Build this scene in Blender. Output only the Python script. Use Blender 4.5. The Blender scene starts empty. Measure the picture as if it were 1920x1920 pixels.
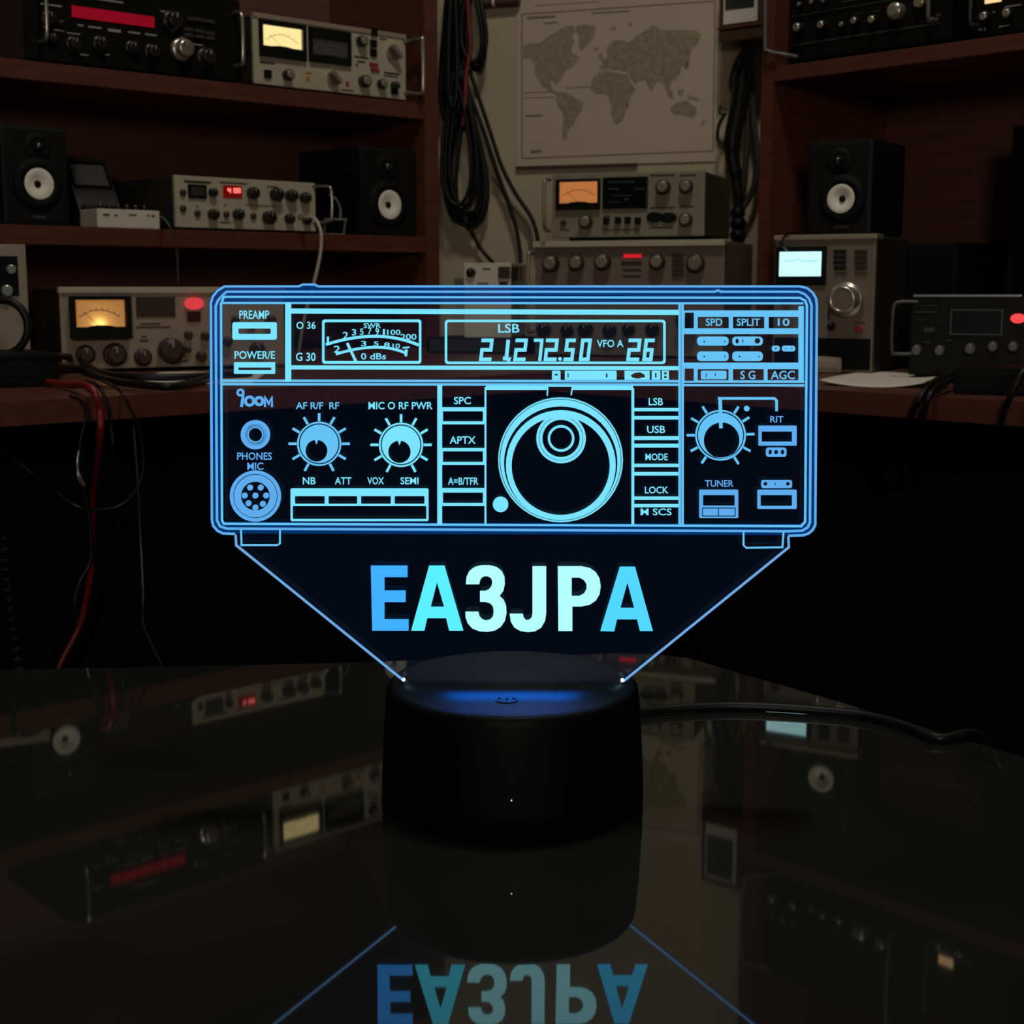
import bpy, bmesh, math, random
from mathutils import Vector, Matrix, noise
from mathutils.geometry import tessellate_polygon

random.seed(7)
PI = math.pi
scene = bpy.context.scene
COL = scene.collection

# ----------------------------------------------------------------- camera
F = 2700.0                       # focal length in pixels of the 1920 frame
PITCH = math.radians(8.84)
TABLE = 0.66                     # height of the glass table top
CAM = Vector((0, 0, TABLE + 0.19))
DESK = CAM.z - 0.075             # height of the corner desk top
FW = Vector((0, math.cos(PITCH), -math.sin(PITCH)))
UP = Vector((0, math.sin(PITCH), math.cos(PITCH)))


def ray(x, y):
    return FW * F + Vector((1, 0, 0)) * (x - 960) - UP * (y - 960)


def at(x, y, Y):
    d = ray(x, y)
    return CAM + d * (Y / d.y)


def on_z(x, y, z):
    d = ray(x, y)
    return CAM + d * ((z - CAM.z) / d.z)


def depth(p):
    return (p - CAM).dot(FW)


cd = bpy.data.cameras.new('camera')
cam = bpy.data.objects.new('camera', cd)
COL.objects.link(cam)
cam.location = CAM
cam.rotation_euler = (PI / 2 - PITCH, 0, 0)
cd.sensor_width = 36
cd.lens = 36 * F / 1920
cd.clip_start = 0.01
cd.dof.use_dof = True
cd.dof.focus_distance = 0.535
cd.dof.aperture_fstop = 44
scene.camera = cam


# -------------------------------------------------------------- materials
def lin(c):
    return tuple(((v / 255) / 12.92 if v / 255 <= 0.04045 else ((v / 255 + 0.055) / 1.055) ** 2.4) for v in c)


def mat(name, rgb, rough=0.5, metal=0.0, var=0.12, scale=40.0, bump=0.0, spec=0.5, ior=1.5):
    m = bpy.data.materials.new(name)
    m.use_nodes = True
    nt = m.node_tree
    b = nt.nodes['Principled BSDF']
    b.inputs['Roughness'].default_value = rough
    b.inputs['Metallic'].default_value = metal
    b.inputs['IOR'].default_value = ior
    b.inputs['Specular IOR Level'].default_value = spec
    c = lin(rgb)
    tc = nt.nodes.new('ShaderNodeTexCoord')
    nz = nt.nodes.new('ShaderNodeTexNoise')
    nz.inputs['Scale'].default_value = scale
    nz.inputs['Detail'].default_value = 4
    rp = nt.nodes.new('ShaderNodeValToRGB')
    rp.color_ramp.elements[0].position = 0.3
    rp.color_ramp.elements[1].position = 0.7
    rp.color_ramp.elements[0].color = (*[v * (1 - var) for v in c], 1)
    rp.color_ramp.elements[1].color = (*[min(1, v * (1 + var)) for v in c], 1)
    nt.links.new(tc.outputs['Object'], nz.inputs['Vector'])
    nt.links.new(nz.outputs['Fac'], rp.inputs['Fac'])
    nt.links.new(rp.outputs['Color'], b.inputs['Base Color'])
    if bump:
        bp = nt.nodes.new('ShaderNodeBump')
        bp.inputs['Strength'].default_value = bump
        bp.inputs['Distance'].default_value = 0.002
        nt.links.new(nz.outputs['Fac'], bp.inputs['Height'])
        nt.links.new(bp.outputs['Normal'], b.inputs['Normal'])
    return m


def wood(name, a, b_, rough=0.42):
    m = bpy.data.materials.new(name)
    m.use_nodes = True
    nt = m.node_tree
    b = nt.nodes['Principled BSDF']
    b.inputs['Roughness'].default_value = rough
    tc = nt.nodes.new('ShaderNodeTexCoord')
    mp = nt.nodes.new('ShaderNodeMapping')
    mp.inputs['Scale'].default_value = (4, 60, 60)
    nz = nt.nodes.new('ShaderNodeTexNoise')
    nz.inputs['Scale'].default_value = 2.5
    nz.inputs['Detail'].default_value = 6
    nz.inputs['Distortion'].default_value = 0.8
    rp = nt.nodes.new('ShaderNodeValToRGB')
    rp.color_ramp.elements[0].position = 0.3
    rp.color_ramp.elements[1].position = 0.72
    rp.color_ramp.elements[0].color = (*lin(a), 1)
    rp.color_ramp.elements[1].color = (*lin(b_), 1)
    nt.links.new(tc.outputs['Object'], mp.inputs['Vector'])
    nt.links.new(mp.outputs['Vector'], nz.inputs['Vector'])
    nt.links.new(nz.outputs['Fac'], rp.inputs['Fac'])
    nt.links.new(rp.outputs['Color'], b.inputs['Base Color'])
    return m


def glow(name, rgb, strength=1.0, see=0.0):
    """self-luminous surface; see > 0 lets part of what is behind show through"""
    m = bpy.data.materials.new(name)
    m.use_nodes = True
    nt = m.node_tree
    nt.nodes.clear()
    out = nt.nodes.new('ShaderNodeOutputMaterial')
    e = nt.nodes.new('ShaderNodeEmission')
    e.inputs['Color'].default_value = (*lin(rgb), 1)
    e.inputs['Strength'].default_value = strength
    if see:
        t = nt.nodes.new('ShaderNodeBsdfTransparent')
        mx = nt.nodes.new('ShaderNodeMixShader')
        mx.inputs['Fac'].default_value = see
        nt.links.new(e.outputs[0], mx.inputs[1])
        nt.links.new(t.outputs[0], mx.inputs[2])
        nt.links.new(mx.outputs[0], out.inputs[0])
    else:
        nt.links.new(e.outputs[0], out.inputs[0])
    return m


def clear(name, haze=None):
    """clear acrylic or glass pane: see-through with a Fresnel gloss (and the faint light an edge-lit sheet scatters)"""
    m = bpy.data.materials.new(name)
    m.use_nodes = True
    nt = m.node_tree
    nt.nodes.clear()
    out = nt.nodes.new('ShaderNodeOutputMaterial')
    t = nt.nodes.new('ShaderNodeBsdfTransparent')
    t.inputs['Color'].default_value = (0.95, 0.97, 1.0, 1)
    g = nt.nodes.new('ShaderNodeBsdfGlossy')
    g.inputs['Roughness'].default_value = 0.03
    fr = nt.nodes.new('ShaderNodeFresnel')
    fr.inputs['IOR'].default_value = 1.25
    mx = nt.nodes.new('ShaderNodeMixShader')
    nt.links.new(fr.outputs[0], mx.inputs['Fac'])
    nt.links.new(t.outputs[0], mx.inputs[1])
    nt.links.new(g.outputs[0], mx.inputs[2])
    last = mx
    if haze:
        e = nt.nodes.new('ShaderNodeEmission')
        e.inputs['Color'].default_value = (*haze, 1)
        ad = nt.nodes.new('ShaderNodeAddShader')
        nt.links.new(mx.outputs[0], ad.inputs[0])
        nt.links.new(e.outputs[0], ad.inputs[1])
        last = ad
    nt.links.new(last.outputs[0], out.inputs[0])
    return m


M = {}
M['wall'] = mat('beige_wall_paint', (176, 160, 132), 0.9, var=0.07, scale=6)
M['dark_wall'] = mat('dark_wall_paint', (120, 108, 92), 0.9, var=0.05, scale=6)  # darker paint for the walls out of view
M['ceiling'] = mat('ceiling_paint', (200, 195, 185), 0.95, var=0.03)
M['floor'] = mat('dark_floor', (38, 30, 26), 0.7, var=0.2, scale=10)
M['wood'] = wood('mahogany_board', (80, 41, 30), (98, 52, 39))
M['back'] = wood('mahogany_back_panel', (88, 52, 44), (104, 62, 53), 0.6)
M['desk'] = wood('mahogany_desk', (82, 42, 31), (100, 53, 40), 0.4)
M['table'] = mat('dark_glass', (33, 34, 32), 0.03, var=0.1, scale=15, ior=1.62)
M['black'] = mat('black_plastic', (9, 9, 9), 0.5, var=0.15, spec=0.2)
M['speaker'] = mat('speaker_vinyl', (15, 15, 17), 0.5, var=0.15, spec=0.3)
M['dome'] = mat('glossy_dome', (26, 26, 27), 0.16, var=0.05)
M['matt'] = mat('matt_black', (9, 9, 9), 0.7, var=0.1, spec=0.2)
M['lampblack'] = mat('satin_black_plastic', (4, 4, 5), 0.55, var=0.1, spec=0.12)
M['lamptop'] = mat('satin_lamp_top', (22, 24, 34), 0.6, var=0.04, spec=0.3)
M['charcoal'] = mat('charcoal_metal', (52, 50, 46), 0.5, var=0.1)
M['pale'] = mat('pale_grey_enamel', (176, 166, 142), 0.5, var=0.06, scale=80)
M['warmgrey'] = mat('warm_grey_enamel', (150, 132, 114), 0.5, var=0.06, scale=80)
M['taupe'] = mat('taupe_enamel', (116, 102, 90), 0.5, var=0.06, scale=80)
M['green'] = mat('grey_green_enamel', (130, 123, 101), 0.5, var=0.06, scale=80)
M['white'] = mat('off_white_plastic', (205, 196, 178), 0.5, var=0.05)
M['paper'] = mat('white_paper', (214, 204, 190), 0.9, var=0.04)
M['cream'] = mat('meter_card', (240, 205, 140), 0.8, var=0.05, scale=120)
M['greycard'] = mat('grey_meter_card', (120, 116, 118), 0.7, var=0.06)
M['print'] = mat('dark_print', (40, 34, 30), 0.8, var=0.05)
M['lightprint'] = mat('light_print', (150, 146, 136), 0.7, var=0.05)
M['redprint'] = mat('red_print', (150, 30, 28), 0.7, var=0.05)
M['orangeprint'] = mat('orange_print', (190, 110, 40), 0.7, var=0.05)
M['brown'] = mat('brown_bakelite', (60, 44, 34), 0.4, var=0.1)
M['knob'] = mat('black_knob', (30, 27, 24), 0.32, var=0.1)
M['grey'] = mat('grey_knob_cap', (140, 130, 116), 0.35, metal=0.3, var=0.08)
M['silver'] = mat('brushed_silver', (205, 198, 182), 0.28, metal=0.85, var=0.06, scale=120)
M['chrome'] = mat('chrome_rod', (190, 186, 178), 0.25, metal=0.9, var=0.04)
M['cone'] = mat('white_speaker_cone', (240, 232, 214), 0.6, var=0.03)
M['rod'] = mat('dull_rod', (74, 72, 68), 0.4, var=0.05)
M['rodcap'] = mat('dull_knob_cap', (104, 98, 88), 0.35, var=0.05)
M['rubber'] = mat('black_cable_rubber', (14, 14, 15), 0.45, var=0.1, spec=0.3)
M['greycable'] = mat('grey_cable', (96, 92, 84), 0.45, var=0.1)
M['whitecable'] = mat('pale_cable', (190, 178, 158), 0.5, var=0.05)
M['redcable'] = mat('red_cable_rubber', (128, 26, 22), 0.42, var=0.1)
M['oxblood'] = mat('oxblood_cable', (112, 26, 26), 0.45, var=0.1)
M['map'] = mat('map_paper', (186, 168, 148), 0.95, var=0.04, scale=8)
M['land'] = mat('map_land_ink', (146, 134, 108), 0.95, var=0.22, scale=160)
M['mapline'] = mat('map_border_ink', (122, 108, 92), 0.95, var=0.05)
M['frame'] = mat('brown_frame', (70, 46, 34), 0.5, var=0.1)
M['foliage'] = mat('dark_photo_print', (40, 42, 32), 0.7, var=0.5, scale=60)
M['darkglass'] = mat('dark_display_glass', (7, 8, 9), 0.35, var=0.05, spec=0.2)
# light givers
def litcard(name, rgb, base):
    m = mat(name, base, 0.8, var=0.06, scale=90)
    b = m.node_tree.nodes['Principled BSDF']
    b.inputs['Emission Color'].default_value = (*lin(rgb), 1)
    b.inputs['Emission Strength'].default_value = 1.0
    return m


M['g_amp'] = glow('meter_backlight_white', (255, 226, 150), 1.2)
M['g_ampb'] = glow('meter_backlight_amber', (255, 190, 110), 1.0)
M['g_meter'] = litcard('meter_backlight_dim', (150, 92, 44), (240, 205, 140))
M['g_orange'] = litcard('meter_backlight_orange', (178, 106, 52), (200, 150, 100))
M['g_top'] = glow('display_backlight_peach', (255, 205, 150), 1.15)
M['g_red'] = glow('red_vfd_window', (128, 10, 26), 1.0)
M['g_reddim'] = glow('red_led_window', (96, 8, 6), 1.0)
M['g_digit'] = glow('red_led_digit', (255, 110, 100), 1.6)
M['g_led'] = glow('red_lamp_lens', (215, 62, 66), 1.0)
M['g_led2'] = glow('red_lamp_hot', (255, 70, 74), 1.2)
M['g_redbar'] = glow('red_led_bar', (210, 30, 40), 1.0)
M['g_screen'] = glow('cyan_screen', (196, 250, 252), 1.2)
M['g_trace'] = glow('screen_trace', (118, 208, 214), 1.0)
M['e_blue'] = glow('lit_engraving_blue', (92, 168, 232), 1.05)
M['e_mid'] = glow('lit_engraving_sky', (100, 190, 240), 1.05)
M['e_cyan'] = glow('lit_engraving_cyan', (118, 220, 246), 1.08)
M['e_edge'] = glow('lit_acrylic_edge', (104, 160, 218), 1.1)
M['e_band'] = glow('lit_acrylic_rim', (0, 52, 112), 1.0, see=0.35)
M['e_spot'] = glow('led_spot', (170, 225, 255), 4.0)
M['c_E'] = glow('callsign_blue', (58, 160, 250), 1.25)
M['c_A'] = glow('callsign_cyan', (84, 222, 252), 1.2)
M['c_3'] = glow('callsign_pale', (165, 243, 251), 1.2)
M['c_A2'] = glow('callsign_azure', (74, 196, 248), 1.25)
M['acrylic'] = clear('clear_acrylic', haze=(0.0004, 0.0011, 0.0032))
M['pane'] = clear('meter_glass')


# ---------------------------------------------------------- mesh building
class MB:
    def __init__(self):
        self.v, self.f, self.sm = [], [], []

    def add(self, vs, fs, smooth=False):
        o = len(self.v)
        self.v += [Vector(p) for p in vs]
        self.f += [tuple(i + o for i in f) for f in fs]
        self.sm += [smooth] * len(fs)
        return self

    def box(self, x0, x1, y0, y1, z0, z1, bev=0.0):
        bm = bmesh.new()
        vs = [bm.verts.new(p) for p in ((x0, y0, z0), (x1, y0, z0), (x1, y1, z0), (x0, y1, z0),
                                        (x0, y0, z1), (x1, y0, z1), (x1, y1, z1), (x0, y1, z1))]
        for f in ((0, 3, 2, 1), (4, 5, 6, 7), (0, 1, 5, 4), (1, 2, 6, 5), (2, 3, 7, 6), (3, 0, 4, 7)):
            bm.faces.new([vs[i] for i in f])
        if bev > 0:
            bmesh.ops.bevel(bm, geom=bm.edges[:], offset=bev, segments=2, profile=0.7, affect='EDGES')
        self.from_bm(bm)
        return self

    def from_bm(self, bm):
        bm.verts.index_update()
        self.add([v.co.copy() for v in bm.verts], [[v.index for v in f.verts] for f in bm.faces])
        bm.free()

    def prism(self, outer, holes=(), d0=0.0, d1=0.001, to=None):
        """polygon (2-D) with holes, extruded from d0 to d1; 'to' maps (a, b, d) to 3-D"""
        to = to or (lambda a, b, d: Vector((a, d, b)))
        loops = [list(outer)] + [list(h) for h in holes]
        flat = [p for l in loops for p in l]
        tris = tessellate_polygon([[Vector((p[0], p[1], 0)) for p in l] for l in loops])
        n = len(flat)
        vs = [to(p[0], p[1], d0) for p in flat] + [to(p[0], p[1], d1) for p in flat]
        fs = [t for t in tris] + [(t[2] + n, t[1] + n, t[0] + n) for t in tris]
        k = 0
        for l in loops:
            m = len(l)
            for i in range(m):
                a, b = k + i, k + (i + 1) % m
                fs.append((a, b, b + n, a + n))
            k += m
        return self.add(vs, fs)

    def lathe(self, prof, c=(0, 0, 0), axis='y', n=28, knurl=0.0, smooth=True, cap0=True):
        """profile of (radius, distance along the axis)"""
        c = Vector(c)
        vs, fs = [], []
        for r, t in prof:
            for i in range(n):
                a = 2 * PI * i / n
                rr = r * (1 - knurl * (i % 2))
                p = {'y': (rr * math.cos(a), t, rr * math.sin(a)),
                     'z': (rr * math.cos(a), rr * math.sin(a), t),
                     'x': (t, rr * math.cos(a), rr * math.sin(a))}[axis]
                vs.append(c + Vector(p))
        for j in range(len(prof) - 1):
            for i in range(n):
                a, b = j * n + i, j * n + (i + 1) % n
                fs.append((a, b, b + n, a + n))
        self.add(vs, fs, smooth)
        if cap0:
            self.add([vs[i] for i in range(n)], [tuple(range(n))])
        self.add([vs[-n + i] for i in range(n)], [tuple(range(n))])
        return self

    def tube(self, pts, r, n=8, smooth=True):
        pts = [Vector(p) for p in pts]
        vs, fs = [], []
        up = Vector((0, 0, 1))
        m = len(pts)
        prev = None
        for k, p in enumerate(pts):
            t = (pts[min(k + 1, m - 1)] - pts[max(k - 1, 0)]).normalized()
            if prev is None:
                a = t.cross(up)
                if a.length < 0.05:
                    a = t.cross(Vector((1, 0, 0)))
            else:
                a = prev - t * prev.dot(t)
            a.normalize()
            prev = a
            b = t.cross(a)
            rr = r[k] if isinstance(r, (list, tuple)) else r
            for i in range(n):
                ang = 2 * PI * i / n
                vs.append(p + (a * math.cos(ang) + b * math.sin(ang)) * rr)
        for k in range(m - 1):
            for i in range(n):
                q, w = k * n + i, k * n + (i + 1) % n
                fs.append((q, w, w + n, q + n))
        self.add(vs, fs, smooth)
        self.add(vs[:n], [tuple(range(n))])
        self.add(vs[-n:], [tuple(range(n))])
        return self

    def build(self, name, m, parent=None):
        me = bpy.data.meshes.new(name)
        me.from_pydata([tuple(p) for p in self.v], [], self.f)
        for p, s in zip(me.polygons, self.sm):
            p.use_smooth = s
        bm = bmesh.new()
        bm.from_mesh(me)
        bmesh.ops.recalc_face_normals(bm, faces=bm.faces[:])
        bm.to_mesh(me)
        bm.free()
        me.materials.append(m)
        o = bpy.data.objects.new(name, me)
        COL.objects.link(o)
        if parent:
            o.parent = parent
        return o


def spline(pts, sub=8):
    pts = [Vector(p) for p in pts]
    P = [pts[0] * 2 - pts[1]] + pts + [pts[-1] * 2 - pts[-2]]
    out = []
    for i in range(1, len(P) - 2):
        a, b, c, d = P[i - 1], P[i], P[i + 1], P[i + 2]
        for k in range(sub):
            t = k / sub
            out.append(0.5 * ((2 * b) + (c - a) * t + (2 * a - 5 * b + 4 * c - d) * t * t + (3 * b - a - 3 * c + d) * t ** 3))
    out.append(pts[-1])
    return out


def tag(o, label, cat, group=None, kind=None):
    o['label'] = label
    o['category'] = cat
    if group:
        o['group'] = group
    if kind:
        o['kind'] = kind
    return o


def struct(name, mb, m):
    o = mb.build(name, m)
    o['kind'] = 'structure'
    return o


def thing(name, label, cat, loc=(0, 0, 0), rotz=0.0, group=None):
    o = bpy.data.objects.new(name, None)
    o.empty_display_size = 0.02
    COL.objects.link(o)
    o.location = loc
    o.rotation_euler = (0, 0, rotz)
    return tag(o, label, cat, group)


def rest(o):
    """put a world-built mesh's origin at its base so that it is a movable thing"""
    me = o.data
    xs = [v.co for v in me.vertices]
    c = Vector((sum(v.x for v in xs) / len(xs), sum(v.y for v in xs) / len(xs), min(v.z for v in xs)))
    me.transform(Matrix.Translation(-c))
    o.location = c
    return o


def cable(name, pts, r, m, label, cat='cable', group=None, sub=8, n=8):
    o = MB().tube(spline(pts, sub), r, n).build(name, m)
    return tag(rest(o), label, cat, group)


# -------------------------------------------------------- device frames
class Dev:
    """a thing with a flat front: origin at its front, bottom, left corner; local x along the front, y back, z up"""

    def __init__(s, name, label, cat, px, Y, head, z=None, group=None, tilt=0.0):
        p = at(px[0], px[1], Y)
        h = math.radians(head)
        s.U = Vector((math.sin(h), math.cos(h), 0))
        s.W = Vector((-math.cos(h), math.sin(h), 0))
        s.p = p.copy()
        if z is not None:
            s.p.z = z
        s.o = thing(name, label, cat, s.p, math.atan2(s.U.y, s.U.x), group)
        s.head = h

    def uv(s, x, y, w=0.0):
        d = ray(x, y)
        q = s.p + s.W * w
        t = (q - CAM).dot(s.W) / d.dot(s.W)
        r = CAM + d * t - s.p
        return r.dot(s.U), r.z

    def k(s, x, y):
        u, v = s.uv(x, y)
        return depth(s.p + s.U * u + Vector((0, 0, v))) / F

    def rect(s, x0, y0, x1, y1, w=0.0):
        """local rectangle whose corners are seen at the two pixels (taken at mid-height/mid-width)"""
        xm, ym = (x0 + x1) / 2, (y0 + y1) / 2
        u0, u1 = s.uv(x0, ym, w)[0], s.uv(x1, ym, w)[0]
        v0, v1 = s.uv(xm, y1, w)[1], s.uv(xm, y0, w)[1]
        return u0, u1, v0, v1

    def part(s, name, m, mb, parent=None, label=None):
        o = mb.build(name, m, parent or s.o)
        if label:
            o['label'] = label
        return o

    def box(s, name, m, u0, u1, w0, w1, v0, v1, bev=0.0, parent=None, label=None):
        return s.part(name, m, MB().box(u0, u1, w0, w1, v0, v1, bev), parent, label)

    def panel(s, name, m, x0, y0, x1, y1, t=0.001, back=0.002, bev=0.0, parent=None, label=None):
        u0, u1, v0, v1 = s.rect(x0, y0, x1, y1)
        return s.box(name, m, u0, u1, -t, back, v0, v1, bev, parent, label)

    def knob(s, x, y, r, L=None, m='knob', cap=None, skirt=False, knurl=0.05, name='knob', label=None, mark=True):
        u, v = s.uv(x, y)
        k = s.k(x, y)
        R = r * k
        L = (L if L else r * 1.1) * k
        prof = []
        if skirt:
            prof += [(R * 1.35, 0.001), (R * 1.35, -L * 0.12), (R * 1.02, -L * 0.3)]
        prof += [(R, 0.001 if not skirt else -L * 0.3), (R, -L * 0.8), (R * 0.93, -L * 0.95), (R * 0.8, -L)]
        o = s.part(name, M[m], MB().lathe(prof, (u, 0, v), 'y', 30, knurl), label=label)
        if cap:
            s.part('knob_cap', M[cap], MB().lathe([(R * 0.74, -L + 0.0004), (R * 0.74, -L - 0.0006), (R * 0.6, -L - 0.001)], (u, 0, v), 'y', 26), o)
        if mark:
            s.part('pointer', M['lightprint'], MB().box(u - R * 0.07, u + R * 0.07, -L - 0.0012, -L + 0.0003, v + R * 0.25, v + R * 0.8), o)
        return o

    def meter(s, bez, lit, lamp, gm, deep=0.0):
        """panel meter: black bezel ring, lit card set back, scale arc, needle, lower mask and glass"""
        a = s.rect(*bez)
        b = s.rect(*lit)
        A = [(a[0], a[2]), (a[1], a[2]), (a[1], a[3]), (a[0], a[3])]
        B = [(b[0], b[2]), (b[1], b[2]), (b[1], b[3]), (b[0], b[3])]
        o = s.part('meter', M['matt'], MB().prism(A, [B], -0.0045 - deep, 0.001), label='black framed panel meter')
        f = s.part('meter_card', gm, MB().box(b[0], b[1], -0.0012, 0.0, b[2], b[3]), o)
        mb = MB()
        cx, w, h = (b[0] + b[1]) / 2, b[1] - b[0], b[3] - b[2]
        R = w * 0.62
        pts = []
        for i in range(15):
            t = math.radians(-38 + 76 * i / 14)
            pts.append(Vector((cx + R * math.sin(t), -0.0013, b[2] + h * 0.62 - R + R * math.cos(t))))
        mb.tube(pts, h * 0.012, 5)
        for i in range(0, 15, 2):
            d = (pts[i] - Vector((cx, -0.0013, b[2] + h * 0.62 - R))).normalized()
            mb.tube([pts[i], pts[i] + d * h * 0.09], h * 0.01, 4)
        mb.tube([Vector((cx, -0.0014, b[2])), Vector((cx - w * 0.3, -0.0014, b[2] + h * 0.55))], h * 0.009, 4)
        s.part('scale', M['brown'], mb, o)
        # rounded mask that hides the movement
        mk = [(cx + w * 0.28 * math.cos(PI * i / 12), b[2] - 0.0005 + h * 0.09 * math.sin(PI * i / 12)) for i in range(13)]
        s.part('movement_cover', M['matt'], MB().prism(mk, (), -0.0026 - deep, -0.0012 - deep), o)
        s.part('glass', M['pane'], MB().box(b[0], b[1], -0.0040 - deep, -0.0034 - deep, b[2], b[3]), o)
        return o

    def handle(s, u, v0, v1, out, m='chrome', r=0.003, fold=0.0, name='handle', top_in=True):
        p = [(u - fold, 0.0, v0), (u, -out * 0.55, v0), (u, -out, v0 + out * 0.4), (u, -out, v1 - out * 0.4), (u, -out * 0.55, v1), (u - fold, 0.0, v1)]
        return s.part(name, M[m], MB().tube(spline(p, 6), r, 10))

    def marks(s, lst, m='print', name='lettering'):
        mb = MB()
        for (x0, y0, x1, y1) in lst:
            u0, u1, v0, v1 = s.rect(x0, y0, x1, y1)
            mb.box(u0, u1, -0.0007, 0.0005, v0, v1)
        return s.part(name, M[m], mb)


# =================================================================== room
HL, HR, HC = 47.5, 137.5, 109.0


def headvec(h):
    h = math.radians(h)
    return Vector((math.sin(h), math.cos(h), 0)), Vector((-math.cos(h), math.sin(h), 0))


UL, WL = headvec(HL)
UR, WR = headvec(HR)
UC, WC = headvec(HC)
PLF = at(437, 358, 1.655)        # a point on the front of the left bookcase
PRF = at(1447, 140, 1.42)        # a point on the front of the right bookcase


def hit(x, y, p, W):
    d = ray(x, y)
    return CAM + d * ((p - CAM).dot(W) / d.dot(W))


P1 = Vector((-0.27, 2.05, 0))
P2 = P1 + UC * 1.15
P3 = P2 + UR * 1.45
P0 = P1 - UL * 2.1
H = 2.45


def wall(name, a, b, m):
    a, b = Vector((a[0], a[1], 0)), Vector((b[0], b[1], 0))
    d = (b - a).normalized()
    nrm = Vector((-d.y, d.x, 0)) * 0.06
    e = d * 0.06
    q = [a - e, b + e, b + e + nrm, a - e + nrm]
    return struct(name, MB().prism([(p.x, p.y) for p in q], (), 0, H, to=lambda x, y, z: Vector((x, y, z))), m)


wall('wall_left', P0, P1, M['wall'])
wall('wall_back', P1, P2, M['wall'])
wall('wall_right', P2, P3, M['wall'])
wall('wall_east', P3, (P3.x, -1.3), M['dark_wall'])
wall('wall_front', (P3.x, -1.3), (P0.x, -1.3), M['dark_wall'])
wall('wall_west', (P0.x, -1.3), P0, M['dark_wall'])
struct('floor', MB().box(P0.x - 0.1, P3.x + 0.1, -1.4, 2.2, -0.05, 0), M['floor'])
struct('ceiling', MB().box(P0.x - 0.1, P3.x + 0.1, -1.4, 2.2, H, H + 0.05), M['ceiling'])

# =================================================================== desk
a0, a1 = on_z(0, 754, DESK), on_z(390, 733, DESK)
b0, b1 = on_z(1534, 730, DESK), on_z(1920, 755, DESK)
# inner corner of the desk: the two front lines meet
dl, dr = UL, -UR
den = dl.x * (-dr.y) - dl.y * (-dr.x)
t_ = ((b0.x - a0.x) * (-dr.y) - (b0.y - a0.y) * (-dr.x)) / den
CORNER = a0 + dl * t_
desk = thing('corner_desk', 'dark red mahogany corner desk running behind the glass table under all the radios', 'desk', (CORNER.x, CORNER.y, 0))
oc = Vector((CORNER.x, CORNER.y, 0))
L_end = CORNER - dl * 1.3
R_end = CORNER + UR * 1.25
Lb = L_end + WL * 0.68
Rb = R_end + WR * 0.60
P1i = P1 + Vector((0.01, -0.03, 0))
P2i = P1 + UC * 0.9 - WC * 0.02
poly = [L_end, CORNER, R_end, Rb, P2i, P1i, P1i - UL * 0.02, Lb]
poly = [(p.x - oc.x, p.y - oc.y) for p in poly]
vert = lambda x, y, z: Vector((x, y, z))
ztop, thick = DESK, 0.0165
MB().prism(poly, (), ztop - thick, ztop, to=vert).build('desktop', M['desk'], desk)
for q in (L_end + UL * 0.06 + WL * 0.1, R_end - UR * 0.06 + WR * 0.1, P1i - UL * 0.3 - WL * 0.1):
    q = q - oc
    MB().box(q.x - 0.02, q.x + 0.02, q.y - 0.02, q.y + 0.02, 0, ztop - thick, 0.002).build('leg', M['black'], desk)

m_ = MB()
pa, pb_, pc = L_end + WL * 0.22, CORNER + WL * 0.22 + WR * 0.22, R_end + WR * 0.22
for p, q in ((pa, pb_), (pb_, pc)):
    d = (q - p).normalized()
    nn = Vector((-d.y, d.x, 0)) * 0.012
    m_.prism([(v.x - oc.x, v.y - oc.y) for v in (p, q, q + nn, p + nn)], (), 0.02, ztop - thick, to=vert)
m_.build('blackout_modesty_panel', M['matt'], desk)  # modesty panel added in matt black so the space under the desk stays dark

# ============================================================= bookcases
def bookcase(label, p, U, W, head, post_px, shelves_px, u_far, dep, side, name='bookcase'):
    """hutch bookcase standing on the desk; u along its front, positive to the right"""
    h = math.radians(head)
    o = thing(name, label, 'bookcase', Vector((p.x, p.y, DESK)), math.atan2(U.y, U.x))
    org = Vector((p.x, p.y, DESK))

    def uvp(x, y):
        q = hit(x, y, p, W) - org
        return q.dot(U), q.z
    x0, x1 = uvp(post_px[0], 250)[0], uvp(post_px[1], 250)[0]
    top = CAM.z + 0.62 - DESK
    MB().box(x0, x1, 0, dep, 0, top, 0.0008).build('side_panel', M['wood'], o)
    lo, hi = (u_far, x0) if side > 0 else (x1, u_far)
    zs = []
    for (xa, ya, xb, yb) in shelves_px:
        zt, zb = uvp(xa, ya)[1], uvp(xb, yb)[1]
        MB().box(lo, hi, 0.001, dep - 0.008, zb, zt, 0.0008).build('shelf', M['wood'], o)
        zs.append(DESK + zt)
    MB().box(lo, hi, dep - 0.007, dep, 0, top).build('back_panel', M['back'], o)
    MB().box(lo, hi, 0.001, dep - 0.008, top - 0.018, top, 0.0008).build('top_panel', M['wood'], o)
    far0, far1 = (u_far - 0.018, u_far) if side > 0 else (u_far, u_far + 0.018)
    MB().box(far0, far1, 0, dep, 0, top, 0.0008).build('side_panel', M['wood'], o)
    return o, zs


LBC, (ZL1, ZL2) = bookcase('left mahogany bookcase with the red-display radio and meter amplifier on its upper shelf',
                           PLF, UL, WL, HL, (797, 822), [(480, 160, 480, 192), (329, 430, 390, 465)], -0.62, 0.205, 1)
RBC, (ZR1,) = bookcase('right mahogany bookcase with a single shelf above the black speaker',
                       PRF, UR, WR, HR, (1425, 1447), [(1451, 125, 1451, 153)], 0.55, 0.20, -1)
PLD = PLF + WL * 0.012
PRD = PRF + WR * 0.012


def ydist(x, y, p, W):
    """forward distance at which a pixel's ray meets a vertical plane"""
    return hit(x, y, p, W).y - CAM.y


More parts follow.
